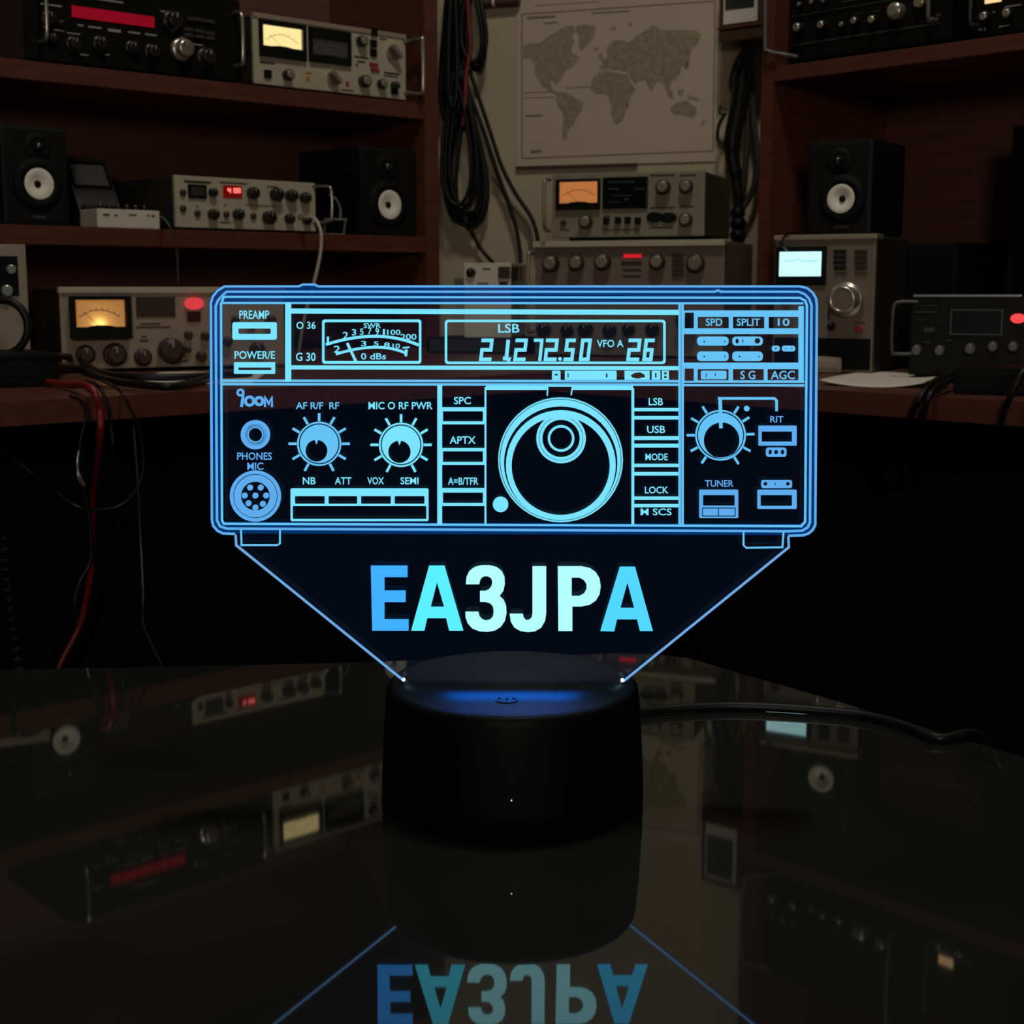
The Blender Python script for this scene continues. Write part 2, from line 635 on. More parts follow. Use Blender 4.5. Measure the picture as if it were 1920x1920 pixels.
# ============================================== upper left shelf: black radio
D = Dev('radio_receiver', 'black radio with a long red display on the upper left shelf', 'radio', (50, 97), ydist(50, 97, PLD, WL), HL, ZL1 + 0.004, group=None)
w_ = D.uv(452, 100)[0]
hgt = D.uv(250, -30)[1]
D.box('case', M['charcoal'], 0, w_, 0.004, 0.165, 0, hgt, 0.002)
D.box('front_panel', M['black'], 0, w_, 0, 0.005, 0, hgt, 0.001)
D.panel('display', M['g_red'], 135, 21, 288, 42, t=0.0012, label='long red lit display')
for (x, y, r, m, c) in ((90, 35, 12, 'knob', None), (97, 72, 9, 'knob', None), (137, 83, 12, 'knob', None), (187, 82, 12, 'knob', None),
                        (247, 90, 11, 'knob', None), (284, 97, 12, 'knob', None), (322, 40, 16, 'knob', None), (340, 92, 17, 'silver', None), (385, 108, 15, 'knob', None), (113, 44, 6, 'knob', None)):
    D.knob(x, y, r, r * 1.3, m, c, skirt=(r > 10), label='silver tuning knob' if m == 'silver' else None)
mb = MB()
for (x, y) in ((358, 36), (375, 38), (392, 41), (352, 56), (372, 59), (392, 63), (352, 66), (372, 69), (392, 72)):
    u, v = D.uv(x, y)
    D.box('push_button', M['charcoal'], u - 0.0055, u + 0.0055, -0.003, 0.001, v - 0.0018, v + 0.0018, 0.0006)
D.marks([(145, 46, 156, 49), (165, 50, 190, 53), (202, 55, 226, 60), (240, 60, 262, 63), (272, 64, 293, 67), (75, 8, 115, 11), (150, 102, 165, 104), (195, 102, 205, 104),
         (80, 50, 88, 52), (100, 56, 120, 58), (125, 62, 150, 64), (180, 0, 230, 3), (345, 82, 380, 84), (300, 22, 335, 24)], 'lightprint')
D.handle(D.uv(72, 40)[0], D.uv(72, 78)[1], hgt - 0.004, 0.018, r=0.0022)
D.handle(D.uv(440, 80)[0], D.uv(440, 124)[1], D.uv(440, 26)[1], 0.016, r=0.0024)
for uu in (0.02, w_ - 0.02):
    D.box('foot', M['matt'], uu - 0.008, uu + 0.008, 0.02, 0.036, -0.0045, 0.001)
    D.box('foot', M['matt'], uu - 0.008, uu + 0.008, 0.12, 0.136, -0.0045, 0.001)

# ============================================== upper left shelf: amplifier
D = Dev('amplifier', 'pale grey amplifier with a glowing meter beside a dark meter on the upper shelf', 'amplifier', (477, 152), ydist(477, 152, PLD, WL), HL, ZL1 + 0.004)
w_ = D.uv(761, 120)[0]
hgt = D.uv(472, 23)[1]
D.box('case', M['charcoal'], 0.002, w_ - 0.002, 0.004, 0.16, 0.001, hgt - 0.001, 0.002)
D.box('front_panel', M['pale'], 0, w_, 0, 0.005, 0, hgt, 0.0015)
D.box('top_trim', M['warmgrey'], 0, w_, -0.0015, 0.006, hgt - 0.005, hgt + 0.0005, 0.0008)
D.meter((485, 42, 571, 110), (490, 51, 564, 90), None, M['g_amp'])
D.meter((578, 56, 655, 120), (583, 76, 650, 106), None, M['greycard'])
for (x, y, r, m, c) in ((537, 141, 10, 'knob', 'grey'), (675, 78, 10, 'knob', 'grey'), (680, 153, 11, 'knob', 'grey'), (713, 158, 9, 'knob', 'grey'), (738, 161, 8, 'knob', None)):
    D.knob(x, y, r, r * 1.5, m, c)
for (x, y, r) in ((622, 146, 13), (734, 98, 14)):
    u, v = D.uv(x, y)
    k = D.k(x, y) * r
    o = D.part('bar_knob', M['silver'], MB().lathe([(k, 0.001), (k, -k * 0.5), (k * 0.9, -k * 0.6)], (u, 0, v), 'y', 26))
    a = math.radians(-40)
    mbk = MB().box(-k * 1.05, k * 1.05, -k * 1.5, -k * 0.55, -k * 0.3, k * 0.3, k * 0.12)
    mbk.v = [Vector((u + p.x * math.cos(a) - p.z * math.sin(a), p.y, v + p.x * math.sin(a) + p.z * math.cos(a))) for p in mbk.v]
    D.part('grip', M['grey'], mbk, o)
for (x, y) in ((501, 139), (699, 82), (699, 99), (738, 170), (700, 60)):
    u, v = D.uv(x, y)
    D.box('rocker_switch', M['matt'], u - 0.0045, u + 0.0045, -0.003, 0.001, v - 0.0045, v + 0.0045, 0.0008)
for (x, y) in ((700, 121), (702, 131)):
    u, v = D.uv(x, y)
    D.box('red_button', M['redprint'], u - 0.006, u + 0.006, -0.0025, 0.001, v - 0.002, v + 0.002, 0.0006)
D.marks([(487, 116, 515, 119), (640, 168, 662, 170), (720, 136, 748, 139), (660, 60, 690, 62), (665, 106, 690, 109), (670, 114, 684, 117), (712, 72, 724, 74), (720, 142, 746, 144)], 'print')
D.marks([(573, 135, 584, 138), (573, 143, 582, 152)], 'orangeprint', 'lettering')
D.marks([(667, 119, 671, 124), (648, 153, 654, 162)], 'redprint', 'lettering')
u0 = D.uv(763, 120)[0]
D.part('handle', M['chrome'], MB().tube(spline([(u0 - 0.004, 0.0, hgt * 0.9), (u0 + 0.004, -0.02, hgt * 0.93), (u0 + 0.004, -0.026, hgt * 0.86), (u0 + 0.004, -0.026, hgt * 0.16), (u0 + 0.004, -0.02, hgt * 0.08), (u0 - 0.004, 0.0, hgt * 0.11)], 6), 0.0024, 10))
for uu in (0.02, w_ - 0.02):
    for ww in (0.015, 0.12):
        D.box('foot', M['matt'], uu - 0.008, uu + 0.008, ww, ww + 0.014, -0.0045, 0.0015)


# ================================================================ speakers
def speaker(label, px, Y, head, z, wpx, top_px, cone, r, tw, dep=0.13):
    D = Dev('monitor_speaker', label, 'speaker', px, Y, head, z, group='black monitor speakers with white cones')
    w = D.uv(wpx, px[1])[0]
    h = D.uv((px[0] + wpx) / 2, top_px)[1]
    D.box('cabinet', M['speaker'], 0, w, 0, dep, 0, h, 0.004)
    u, v = D.uv(*cone)
    R = r * D.k(*cone)
    D.part('surround', M['matt'], MB().lathe([(R * 1.75, 0.001), (R * 1.75, -0.001), (R * 1.6, -0.0035), (R * 1.3, -0.0045), (R * 1.04, -0.0035), (R * 1.0, 0.0005)], (u, 0, v), 'y', 40))
    c = D.part('woofer_cone', M['cone'], MB().lathe([(R * 1.03, -0.0046), (R, -0.0050), (R * 0.6, -0.0024), (R * 0.26, -0.0008), (R * 0.22, -0.0006)], (u, 0, v), 'y', 40, cap0=False))
    D.part('dust_cap', M['matt'], MB().lathe([(R * 0.25, -0.0004), (R * 0.21, -0.0022), (R * 0.1, -0.0034), (0.0002, -0.0037)], (u, 0, v), 'y', 24), c)
    u2, v2 = D.uv(*tw)
    q = D.part('tweeter_plate', M['matt'], MB().lathe([(R * 0.95, 0.001), (R * 0.95, -0.001), (R * 0.5, -0.0003), (R * 0.42, 0.0002)], (u2, 0, v2), 'y', 32))
    D.part('tweeter_dome', M['dome'], MB().lathe([(R * 0.4, 0.0), (R * 0.36, -0.0028), (R * 0.2, -0.0052), (0.0002, -0.0062)], (u2, 0, v2), 'y', 24), q)
    D.part('badge', M['charcoal'], MB().box(u - 0.007, u + 0.007, -0.0012, 0.001, h * 0.07, h * 0.07 + 0.003))
    return D


speaker('black speaker with a white cone at the left end of the middle shelf', (8, 416), ydist(8, 416, PLD, WL), HL, ZL2, 132, 236, (70, 345), 28, (71, 275))
speaker('black speaker with a white cone in the shelf corner next to the hanging cables', (676, 440), ydist(676, 440, PLD, WL), HL, ZL2, 782, 277, (727, 384), 26, (727, 314))

# =============================================== middle shelf: small items
D = Dev('tuning_meter', 'small dark desk meter leaning beside the left speaker, with four knobs below its window', 'meter', (160, 405), ydist(160, 405, PLD + WL * 0.05, WL), HL, ZL2)
w_ = D.uv(240, 405)[0]
hgt = D.uv(190, 294)[1]
lean = 0.30
mbx = lambda u0, u1, w0, w1, v0, v1, b=0.0: (lambda q: (setattr(q, 'v', [Vector((p.x - p.z * 0.16, p.y + p.z * lean, p.z)) for p in q.v]), q)[1])(MB().box(u0, u1, w0, w1, v0, v1, b))
D.part('case', M['charcoal'], mbx(0, w_, 0, 0.05, 0, hgt, 0.002))
D.part('window', M['greycard'], mbx(w_ * 0.1, w_ * 0.88, -0.001, 0.001, hgt * 0.62, hgt * 0.9))
D.part('window_frame', M['matt'], mbx(w_ * 0.05, w_ * 0.93, -0.0006, 0.001, hgt * 0.57, hgt * 0.95))
for i in range(4):
    uu = w_ * (0.14 + 0.24 * i)
    q = MB().lathe([(0.0055, 0.001), (0.0055, -0.008), (0.004, -0.009)], (uu, 0, hgt * 0.27), 'y', 20, 0.06)
    q.v = [Vector((p.x - p.z * 0.16, p.y + p.z * lean, p.z)) for p in q.v]
    D.part('knob', M['knob'], q)

D = Dev('switch_box', 'small white junction box at the front of the middle shelf, before the leaning meter', 'box', (183, 421), ydist(183, 421, PLD - WL * 0.004, WL), HL, ZL2)
w_ = D.uv(300, 421)[0]
hgt = D.uv(240, 393)[1]
D.box('case', M['white'], 0, w_, 0, 0.04, 0, hgt, 0.0015)
D.marks([(193, 401, 205, 404), (215, 402, 220, 405), (242, 402, 256, 404), (275, 403, 280, 405), (284, 403, 290, 406)], 'print')
for i in range(6):
    uu = w_ * (0.18 + 0.14 * i)
    D.part('terminal', M['knob'], MB().lathe([(0.003, hgt - 0.0005), (0.003, hgt + 0.004), (0.0018, hgt + 0.006)], (uu, 0.018, 0), 'z', 14))

D = Dev('test_receiver', 'pale grey receiver with small red digits on the middle left shelf', 'receiver', (330, 427), ydist(330, 427, PLD, WL), HL, ZL2 + 0.003)
w_ = D.uv(592, 400)[0]
hgt = D.uv(330, 328)[1]
D.box('case', M['charcoal'], 0.001, w_ - 0.001, 0.004, 0.15, 0.001, hgt - 0.0005, 0.002)
D.box('front_panel', M['pale'], 0, w_, 0, 0.005, 0, hgt, 0.0012)
a = D.rect(352, 346, 386, 372)
mt = D.box('meter_window', M['matt'], a[0], a[1], -0.0025, 0.001, a[2], a[3], 0.001)
D.box('meter_card', M['charcoal'], a[0] + 0.003, a[1] - 0.003, -0.003, -0.001, a[2] + 0.003, a[3] - 0.003, parent=mt)
a = D.rect(418, 348, 453, 371)
ds = D.box('display', M['g_reddim'], a[0], a[1], -0.001, 0.001, a[2], a[3], label='small red lit number display')
SEG = {'0': 'abcdef', '1': 'bc', '2': 'abged', '3': 'abgcd', '4': 'fgbc', '5': 'afgcd', '6': 'afgedc', '7': 'abc', '8': 'abcdefg', '9': 'abcdfg'}


def seg_boxes(ch, u, v, w, h, t):
    out = []
    for s_ in SEG[ch]:
        out.append({'a': (u, u + w, v + h - t, v + h), 'd': (u, u + w, v, v + t), 'g': (u, u + w, v + h / 2 - t / 2, v + h / 2 + t / 2),
                    'f': (u, u + t, v + h / 2, v + h), 'e': (u, u + t, v, v + h / 2), 'b': (u + w - t, u + w, v + h / 2, v + h), 'c': (u + w - t, u + w, v, v + h / 2)}[s_])
    return out


mb = MB()
for ch, xx in (('4', 426), ('0', 437), ('0', 444)):
    u, v = D.uv(xx, 362)
    for (p, q, r, s_) in seg_boxes(ch, u, v, 0.0042, 0.0056, 0.0014):
        mb.box(p, q, -0.0016, -0.0008, r, s_)
D.part('digits', M['g_digit'], mb, ds)
for (x, y, r) in ((397, 361, 8), (471, 362, 11), (515, 365, 12), (543, 367, 11), (569, 371, 10), (397, 402, 10), (444, 402, 10), (501, 408, 12), (540, 410, 9), (573, 413, 8)):
    D.knob(x, y, r, r * 1.5, 'knob', None)
for (x, y) in ((342, 361), (342, 391), (369, 400), (423, 402), (474, 405)):
    u, v = D.uv(x, y)
    D.part('jack', M['brown'], MB().lathe([(0.0035, 0.001), (0.0035, -0.003), (0.002, -0.004)], (u, 0, v), 'y', 18))
D.marks([(345, 339, 395, 343), (368, 386, 371, 389), (420, 383, 423, 386), (412, 416, 432, 418), (412, 342, 462, 344), (500, 349, 520, 351), (460, 385, 520, 386)], 'print')
u0 = w_ + 0.003
D.part('handle', M['chrome'], MB().tube(spline([(u0 - 0.006, 0.0, hgt * 0.93), (u0 + 0.004, -0.016, hgt * 0.92), (u0 + 0.006, -0.02, hgt * 0.8), (u0 + 0.006, -0.02, hgt * 0.3), (u0 + 0.004, -0.016, hgt * 0.2), (u0 - 0.006, 0.0, hgt * 0.18)], 6), 0.0018, 8))
for uu in (0.02, w_ - 0.02):
    for ww in (0.015, 0.12):
        D.box('foot', M['matt'], uu - 0.006, uu + 0.006, ww, ww + 0.012, -0.0035, 0.0015)
pl = D.p + D.U * D.uv(566, 408)[0] + Vector((0, 0, D.uv(566, 408)[1]))
Yl = pl.y
o = thing('plug_lead', 'pale plug lead looping down from the small receiver over the middle shelf edge', 'cable', pl)
f = lambda x, y, Y: at(x, y, Y) - pl
MB().tube([f(562, 407, Yl - 0.02), f(575, 408, Yl - 0.03)], [0.0035, 0.003], 10).build('plug', M['silver'], o)
MB().tube(spline([f(575, 408, Yl - 0.03), f(590, 410, Yl - 0.045), f(601, 432, Yl - 0.05), f(602, 462, Yl - 0.05), f(597, 495, Yl - 0.05), f(586, 540, Yl - 0.05), f(570, 600, Yl - 0.04), f(560, 660, Yl - 0.03)], 8), 0.0020, 8).build('lead', M['whitecable'], o)
yb = ydist(630, 425, PLD, WL)
o = thing('wire_stand', 'small grey wire stand between the receiver and the corner speaker', 'stand', Vector((at(628, 441, yb).x, at(628, 441, yb).y, ZL2)))
q = lambda x, y, dy=0.0: at(x, y, yb + dy) - o.location
MB().tube([q(608, 411), q(651, 412)], 0.0016, 8).build('upper_rail', M['greycable'], o)
MB().tube([q(604, 439), q(646, 441)], 0.0016, 8).build('lower_rail', M['greycable'], o)
MB().tube(spline([q(617, 366, 0.02), q(630, 374, 0.02), q(638, 392, 0.01), q(638, 411)], 6), 0.0016, 8).build('arm', M['greycable'], o)
MB().tube([q(611, 411), q(607, 439)], 0.0014, 8).build('post', M['greycable'], o)
MB().tube([q(648, 412), q(644, 441)], 0.0014, 8).build('post', M['greycable'], o)
cable('thin_wire', [at(300, 405, ydist(300, 405, PLD, WL)), at(312, 415, ydist(312, 415, PLF - WL * 0.02, WL)), at(324, 440, ydist(324, 440, PLF - WL * 0.02, WL)),
                    at(332, 480, ydist(332, 480, PLF - WL * 0.01, WL)), at(334, 530, ydist(334, 530, PLF, WL))], 0.0011, M['greycable'],
      'thin dark wire hanging from the white junction box over the shelf edge')

# =================================================== left desk: big receiver
D = Dev('communications_receiver', 'pale receiver with an amber meter and red lamp on the left of the desk', 'receiver', (118, 695), 1.285, 62, DESK + 0.003)
w_ = D.uv(534, 640)[0]
hgt = D.uv(118, 539)[1]
D.box('case', M['charcoal'], 0.001, w_ - 0.001, 0.004, 0.14, 0.001, hgt - 0.0005, 0.002)
D.box('front_panel', M['warmgrey'], 0, w_, 0, 0.006, 0, hgt, 0.0015)
D.box('top_trim', M['pale'], -0.001, w_ + 0.001, -0.002, 0.007, hgt - 0.005, hgt + 0.0005, 0.0008)
D.meter((130, 555, 242, 635), (138, 562, 233, 613), None, M['g_meter'], deep=0.006)
mu, mv = D.rect(138, 562, 233, 613)[0:2], D.rect(138, 562, 233, 613)[2:4]
D.panel('dial_window', M['brown'], 255, 557, 328, 594)
for (x, y, r) in ((160, 665, 14), (215, 665, 17), (268, 670, 13)):
    D.knob(x, y, r, r * 1.2, 'brown', None, skirt=True)
D.knob(318, 657, 24, 26, 'brown', 'brown', skirt=False, label='large tuning knob')
for (x, y, r) in ((352, 628, 8), (352, 655, 6), (376, 668, 10), (383, 630, 8), (425, 640, 9), (440, 600, 8), (480, 655, 14), (505, 600, 10), (470, 610, 8)):
    D.knob(x, y, r, r * 1.3, 'brown', None)
u, v = D.uv(363, 569)
k = D.k(363, 569)
q = MB().lathe([(12 * k, 0.001), (12 * k, -0.003), (9 * k, -0.007), (3 * k, -0.009)], (0, 0, 0), 'y', 24)
q.v = [Vector((p.x * 1.5 + u, p.y, p.z * 0.95 + v)) for p in q.v]
D.part('pilot_lamp', M['g_led'], q, label='red lit pilot lamp')
D.panel('window', M['brown'], 351, 584, 375, 603)
D.marks([(255, 612, 320, 614), (262, 606, 300, 608), (262, 637, 278, 640), (265, 630, 275, 632), (340, 675, 352, 678), (262, 570, 322, 572), (262, 580, 322, 582), (410, 560, 450, 562)], 'print')
for uu in (0.02, w_ - 0.03):
    for ww in (0.012, 0.11):
        D.box('foot', M['matt'], uu - 0.006, uu + 0.006, ww, ww + 0.012, -0.003, 0.0015)
bulb = D.p + D.U * ((mu[0] + mu[1]) / 2) + Vector((0, 0, mv[0] + 0.0022)) - D.W * 0.0062
REC = D


def bulb_light(p, power, col):
    l = bpy.data.lights.new('meter_bulb', 'POINT')
    l.energy = power
    l.color = col
    l.shadow_soft_size = 0.001
    o = bpy.data.objects.new('meter_bulb', l)
    COL.objects.link(o)
    o.location = p


# far left tall unit
D = Dev('tuner_unit', 'tall pale tuner with a dark window at the left edge, behind the flat black box', 'tuner', (-70, 700), 1.27, 62, DESK + 0.003)
w_ = D.uv(55, 600)[0]
hgt = D.uv(40, 458)[1]
D.box('case', M['charcoal'], 0.001, w_ - 0.001, 0.004, 0.10, 0, hgt - 0.0005, 0.002)
D.box('front_panel', M['warmgrey'], 0, w_, 0, 0.005, -0.003, hgt, 0.0015)
D.panel('window', M['darkglass'], -60, 480, 34, 555)
for (x, y, r) in ((20, 505, 9), (12, 545, 11), (-25, 505, 9)):
    D.knob(x, y, r, r * 1.2, 'silver', None, knurl=0.03)
TUN = D
c = on_z(0, 700, DESK)
pts = []
Yc = 1.17
for i in range(26):
    a = math.radians(100 - 300 * i / 25)
    pts.append(at(2 + 50 * math.cos(a), 614 - 52 * math.sin(a), Yc))
cable('cable_loop', pts, 0.0034, M['rubber'], 'thick black cable loop standing against the tall tuner at the left edge', sub=3)

D = Dev('power_box', 'flat black box on the desk at the left edge, beside the black cables', 'box', (-80, 730), 1.075, 58, DESK)
w_ = D.uv(112, 700)[0]
hgt = D.uv(40, 672)[1]
D.box('case', M['black'], 0, w_, 0, 0.10, 0, hgt, 0.003)
D.box('lid', M['black'], -0.001, w_ + 0.001, -0.001, 0.101, hgt - 0.001, hgt + 0.003, 0.001)
D.part('vent', M['matt'], MB().box(w_ * 0.2, w_ * 0.8, -0.0008, 0.001, hgt * 0.4, hgt * 0.5).box(w_ * 0.2, w_ * 0.8, -0.0008, 0.001, hgt * 0.6, hgt * 0.7))

# papers and cables on the left of the desk
def sheet(name, px, label, curl=0.002, m='paper', cat='paper', z=None):
    P = [on_z(x, y, z or DESK) for x, y in px]
    n = 10
    vs, fs = [], []
    for i in range(n + 1):
        for j in range(n + 1):
            s_, t = i / n, j / n
            p = (P[0] * (1 - s_) + P[1] * s_) * (1 - t) + (P[3] * (1 - s_) + P[2] * s_) * t
            p.z = (z or DESK) + 0.0008 + curl * (abs(s_ - 0.5) * 2) ** 3 * (1 - t) + 0.0003 * math.sin(9 * s_ + 5 * t)
            vs.append(p)
    m_ = n + 1
    for i in range(n):
        for j in range(n):
            a = i * m_ + j
            fs.append((a, a + m_, a + m_ + 1, a + 1))
    N = len(vs)
    vs2 = vs + [p - Vector((0, 0, 0.0007)) for p in vs]
    fs2 = fs + [tuple(x + N for x in f_[::-1]) for f_ in fs]
    rim = [i * m_ for i in range(n + 1)] + [n * m_ + j for j in range(1, n + 1)] + [i * m_ + n for i in range(n - 1, -1, -1)] + [j for j in range(n - 1, 0, -1)]
    for i in range(len(rim)):
        a, b = rim[i], rim[(i + 1) % len(rim)]
        fs2.append((a, b, b + N, a + N))
    o = MB().add(vs2, fs2, True).build(name, M[m])
    return tag(rest(o), label, cat)


sheet('paper_sheet', [(250, 718), (470, 722), (500, 700), (300, 698)], 'white paper sheet under the black cables in front of the amber-meter receiver', 0.0005)
dz = lambda x, y, e=0.004: on_z(x, y, DESK + e)
G = 'black cables lying on the left of the desk'
cable('desk_cable', [dz(105, 668, 0.02), dz(140, 672, 0.012), dz(185, 697, 0.006), dz(240, 706, 0.0045), dz(320, 707), dz(400, 704), dz(470, 700)], 0.0030, M['rubber'],
      'upper black cable crossing the desk before the amber-meter receiver', group=G)
cable('desk_cable', [dz(100, 686, 0.015), dz(150, 692, 0.01), dz(200, 712, 0.005), dz(270, 722, 0.0045), dz(330, 724), dz(380, 712), dz(410, 700)], 0.0030, M['rubber'],
      'lower black cable sagging across the white sheet near the desk edge', group=G)
# cables that run over the desk's front edge
yf = lambda x, off=0.006: hit(x, 760, a0 - WL * off, WL).y
cable('red_cable', [dz(90, 716), dz(130, 722), at(160, 722, yf(160, -0.01)), at(177, 736, yf(177)), at(187, 770, yf(187)), at(188, 815, yf(188)), at(183, 870, yf(183, -0.03)), at(176, 930, yf(176, -0.07)),
                    at(172, 1040, yf(172, -0.13)), at(170, 1080, yf(170, -0.14)), at(150, 1170, yf(150, -0.15)), at(115, 1240, yf(115, -0.15)), at(90, 1300, yf(90, -0.15))], 0.0026, M['redcable'],
      'red cable hanging over the front edge of the left desk')
G = 'thin dark leads hanging over the left desk edge'
cable('hanging_lead', [dz(160, 714, 0.005), at(182, 722, yf(182, -0.01)), at(198, 750, yf(198)), at(208, 800, yf(208)), at(213, 850, yf(213)), at(214, 930, yf(214, -0.04)), at(205, 1040, yf(205, -0.08))], 0.0013, M['rubber'],
      'thin black lead just right of the hanging red cable', group=G)
cable('hanging_lead', [dz(190, 714, 0.005), at(222, 730, yf(222, -0.006)), at(243, 765, yf(243)), at(262, 810, yf(262)), at(269, 860, yf(269)), at(262, 905, yf(262)), at(232, 944, yf(232)), at(190, 956, yf(190)), at(140, 948, yf(140)), at(70, 895, yf(70, -0.03)), at(0, 838, yf(0, -0.04)), at(-60, 790, yf(-60, -0.03))],
      0.0011, M['rubber'], 'long black lead that sweeps in a loop below the left desk edge', group=G)
o = thing('plug', 'small silver plug dangling on a dark lead left of the red cable', 'plug', at(150, 880, yf(150, 0.015)))
q = lambda x, y: at(x, y, yf(x, 0.015)) - o.location
MB().tube(spline([q(148, 845), q(145, 865), q(147, 890), q(156, 911)], 5), [0.0008] * 5 + [0.0011] * 5 + [0.0018] * 6, 8).build('tip', M['silver'], o)
MB().tube(spline([q(152, 905), q(160, 935), q(168, 985), q(170, 1050), q(150, 1090), q(140, 1130), q(143, 1165)], 5), 0.0016, 8).build('lead', M['rubber'], o)
MB().tube(spline([q(148, 848), q(152, 820), q(160, 780), q(150, 750), q(130, 742)], 5), 0.0009, 8).build('wire', M['rubber'], o)
# coiled cord
yc = 1.02
pts = []
for i in range(20 * 14):
    t = i / (20 * 14 - 1)
    x = 8 + 32 * t ** 1.3 + 0
    y = 1010 + 260 * t
    c = at(x, y, yc)
    a = 2 * PI * i / 20
    pts.append(c + Vector((math.cos(a) * 0.0062, math.sin(a) * 0.0062, 0.0015 * math.sin(a))))
pts = [at(-10, 760, yf(-10)), at(-2, 860, yf(-2)), at(4, 960, yc)] + pts + [at(45, 1300, yc)]
tag(rest(MB().tube(pts, 0.0014, 6).build('coiled_cord', M['rubber'])), 'black coiled microphone cord hanging at the lower left edge', 'cord')
cable('pale_wire', [at(250, 790, yf(250, -0.05)), at(258, 900, yf(258, -0.04)), at(264, 1020, yf(264, -0.02)), at(268, 1110, yf(268)), at(268, 1165, yf(268)), at(280, 1200, yf(280)), at(300, 1242, yf(300)), at(318, 1290, yf(318))], 0.0009, M['charcoal'],  # pale wire given charcoal so it sinks into the dark under the desk
      'thin pale wire, coloured dark for the shade there, running down from under the desk to the far table edge')

# ======================================================= centre: wall things
WP = P1 - WC * 0.0015            # face of the centre wall


def wp(x, y, off=0.0):
    return hit(x, y, WP - WC * off, WC)


def wall_dev(name, label, cat, px):
    p = wp(*px)
    D = Dev(name, label, cat, px, p.y, HC)
    return D


D = wall_dev('world_map', 'large pale world map pinned on the wall above the stacked radios', 'map', (968, 313))
w_ = D.uv(1345, 150)[0]
hgt = D.uv(1160, 5)[1] + 0.012
D.box('sheet', M['map'], 0, w_, -0.0008, 0.0008, 0.0, hgt)
sh = D.o.children[0]


def mpoly(pts):
    mb = MB()
    mb.prism([D.uv(*p) for p in pts], (), -0.0011, -0.0006)
    return mb


zx = lambda L: [(900 + a / 3.4286, b / 3.4286) for a, b in L]
LANDS = [
    # North America with Alaska and Central America
    [(280, 290), (330, 280), (395, 275), (430, 240), (490, 205), (560, 165), (600, 165), (615, 200), (590, 235), (610, 270), (585, 320), (600, 345), (640, 365), (620, 400), (600, 430), (560, 445), (535, 480), (520, 520), (490, 545), (465, 515), (450, 530), (465, 570), (490, 590), (505, 610), (470, 600), (430, 575), (395, 545), (365, 500), (350, 450), (352, 405), (325, 375), (280, 375)],
    # Greenland
    [(620, 165), (690, 155), (745, 170), (740, 220), (715, 270), (680, 300), (650, 330), (635, 290), (640, 230), (615, 200)],
    # South America
    [(490, 600), (530, 590), (580, 605), (620, 635), (670, 665), (655, 710), (625, 750), (605, 800), (575, 830), (565, 860), (550, 905), (530, 895), (530, 840), (540, 770), (530, 720), (500, 680), (490, 640)],
    # Africa
    [(730, 500), (760, 470), (820, 455), (880, 470), (950, 480), (975, 540), (1000, 575), (975, 620), (955, 660), (940, 710), (920, 770), (885, 800), (860, 790), (845, 730), (845, 680), (825, 620), (800, 600), (750, 605), (715, 575), (715, 530)],
    # Europe and Asia
    [(765, 430), (790, 420), (785, 385), (820, 370), (815, 310), (850, 265), (900, 255), (960, 275), (1010, 230), (1060, 200), (1110, 160), (1160, 190), (1230, 195), (1310, 190), (1400, 200), (1425, 225), (1395, 290), (1360, 320), (1350, 370), (1340, 440), (1300, 420), (1290, 470), (1260, 510), (1230, 520), (1225, 570), (1250, 600), (1230, 620), (1200, 590), (1185, 545), (1150, 520), (1120, 550), (1110, 590), (1085, 560), (1065, 515), (1020, 520), (1000, 545), (975, 510), (955, 465), (900, 450), (860, 450), (820, 440), (790, 455)],
    # Britain, Iceland, Svalbard
    [(760, 350), (785, 345), (795, 385), (765, 390)], [(735, 305), (765, 310), (755, 328), (732, 322)], [(835, 180), (870, 165), (880, 185), (850, 197)], [(945, 160), (975, 148), (985, 160), (960, 170)],
    # Indonesia, Australia, New Zealand, Madagascar
    [(1205, 600), (1250, 625), (1240, 640), (1205, 615)], [(1270, 580), (1310, 570), (1305, 620), (1275, 610)], [(1330, 610), (1400, 630), (1420, 650), (1350, 640)],
    [(1225, 690), (1260, 665), (1300, 650), (1345, 645), (1355, 670), (1390, 690), (1395, 730), (1370, 760), (1340, 755), (1300, 735), (1250, 740), (1230, 720)],
    [(1415, 800), (1440, 770), (1455, 775), (1430, 810)], [(940, 675), (960, 660), (955, 700), (940, 705)], [(1320, 400), (1345, 390), (1340, 440), (1310, 440)]]
for L in LANDS:
    mpoly(zx(L)).build('landmass', M['land'], sh)


def ln(a, b, w=2.0):
    dx, dy = b[0] - a[0], b[1] - a[1]
    l = math.hypot(dx, dy)
    nx, ny = -dy / l * w / 2, dx / l * w / 2
    return [(a[0] + nx, a[1] + ny), (b[0] + nx, b[1] + ny), (b[0] - nx, b[1] - ny), (a[0] - nx, a[1] - ny)]


mb = MB()
for a, b, w in (((979, 297), (1337, 283), 2), ((979, 297), (979, 27), 2), ((979, 27), (1340, 2), 2), ((1337, 283), (1341, 2), 2), ((985, 184), (1040, 182), 1.2), ((985, 174), (1035, 172), 1.2),
                ((1060, 165), (1110, 163), 1.2), ((985, 218), (1018, 216), 3), ((988, 34), (1042, 31), 4), ((1020, 44), (1046, 42), 2.5), ((995, 285), (1015, 283), 5), ((1110, 25), (1180, 21), 2.5), ((1120, 175), (1135, 174), 1)):
    mb.prism([D.uv(*p) for p in ln(a, b, w)], (), -0.0012, -0.0006)
mb.build('border_and_legend', M['mapline'], sh)
D.part('lower_batten', M['frame'], MB().box(0, w_ * 0.62, -0.004, 0.001, -0.0035, 0.0005, 0.0006))

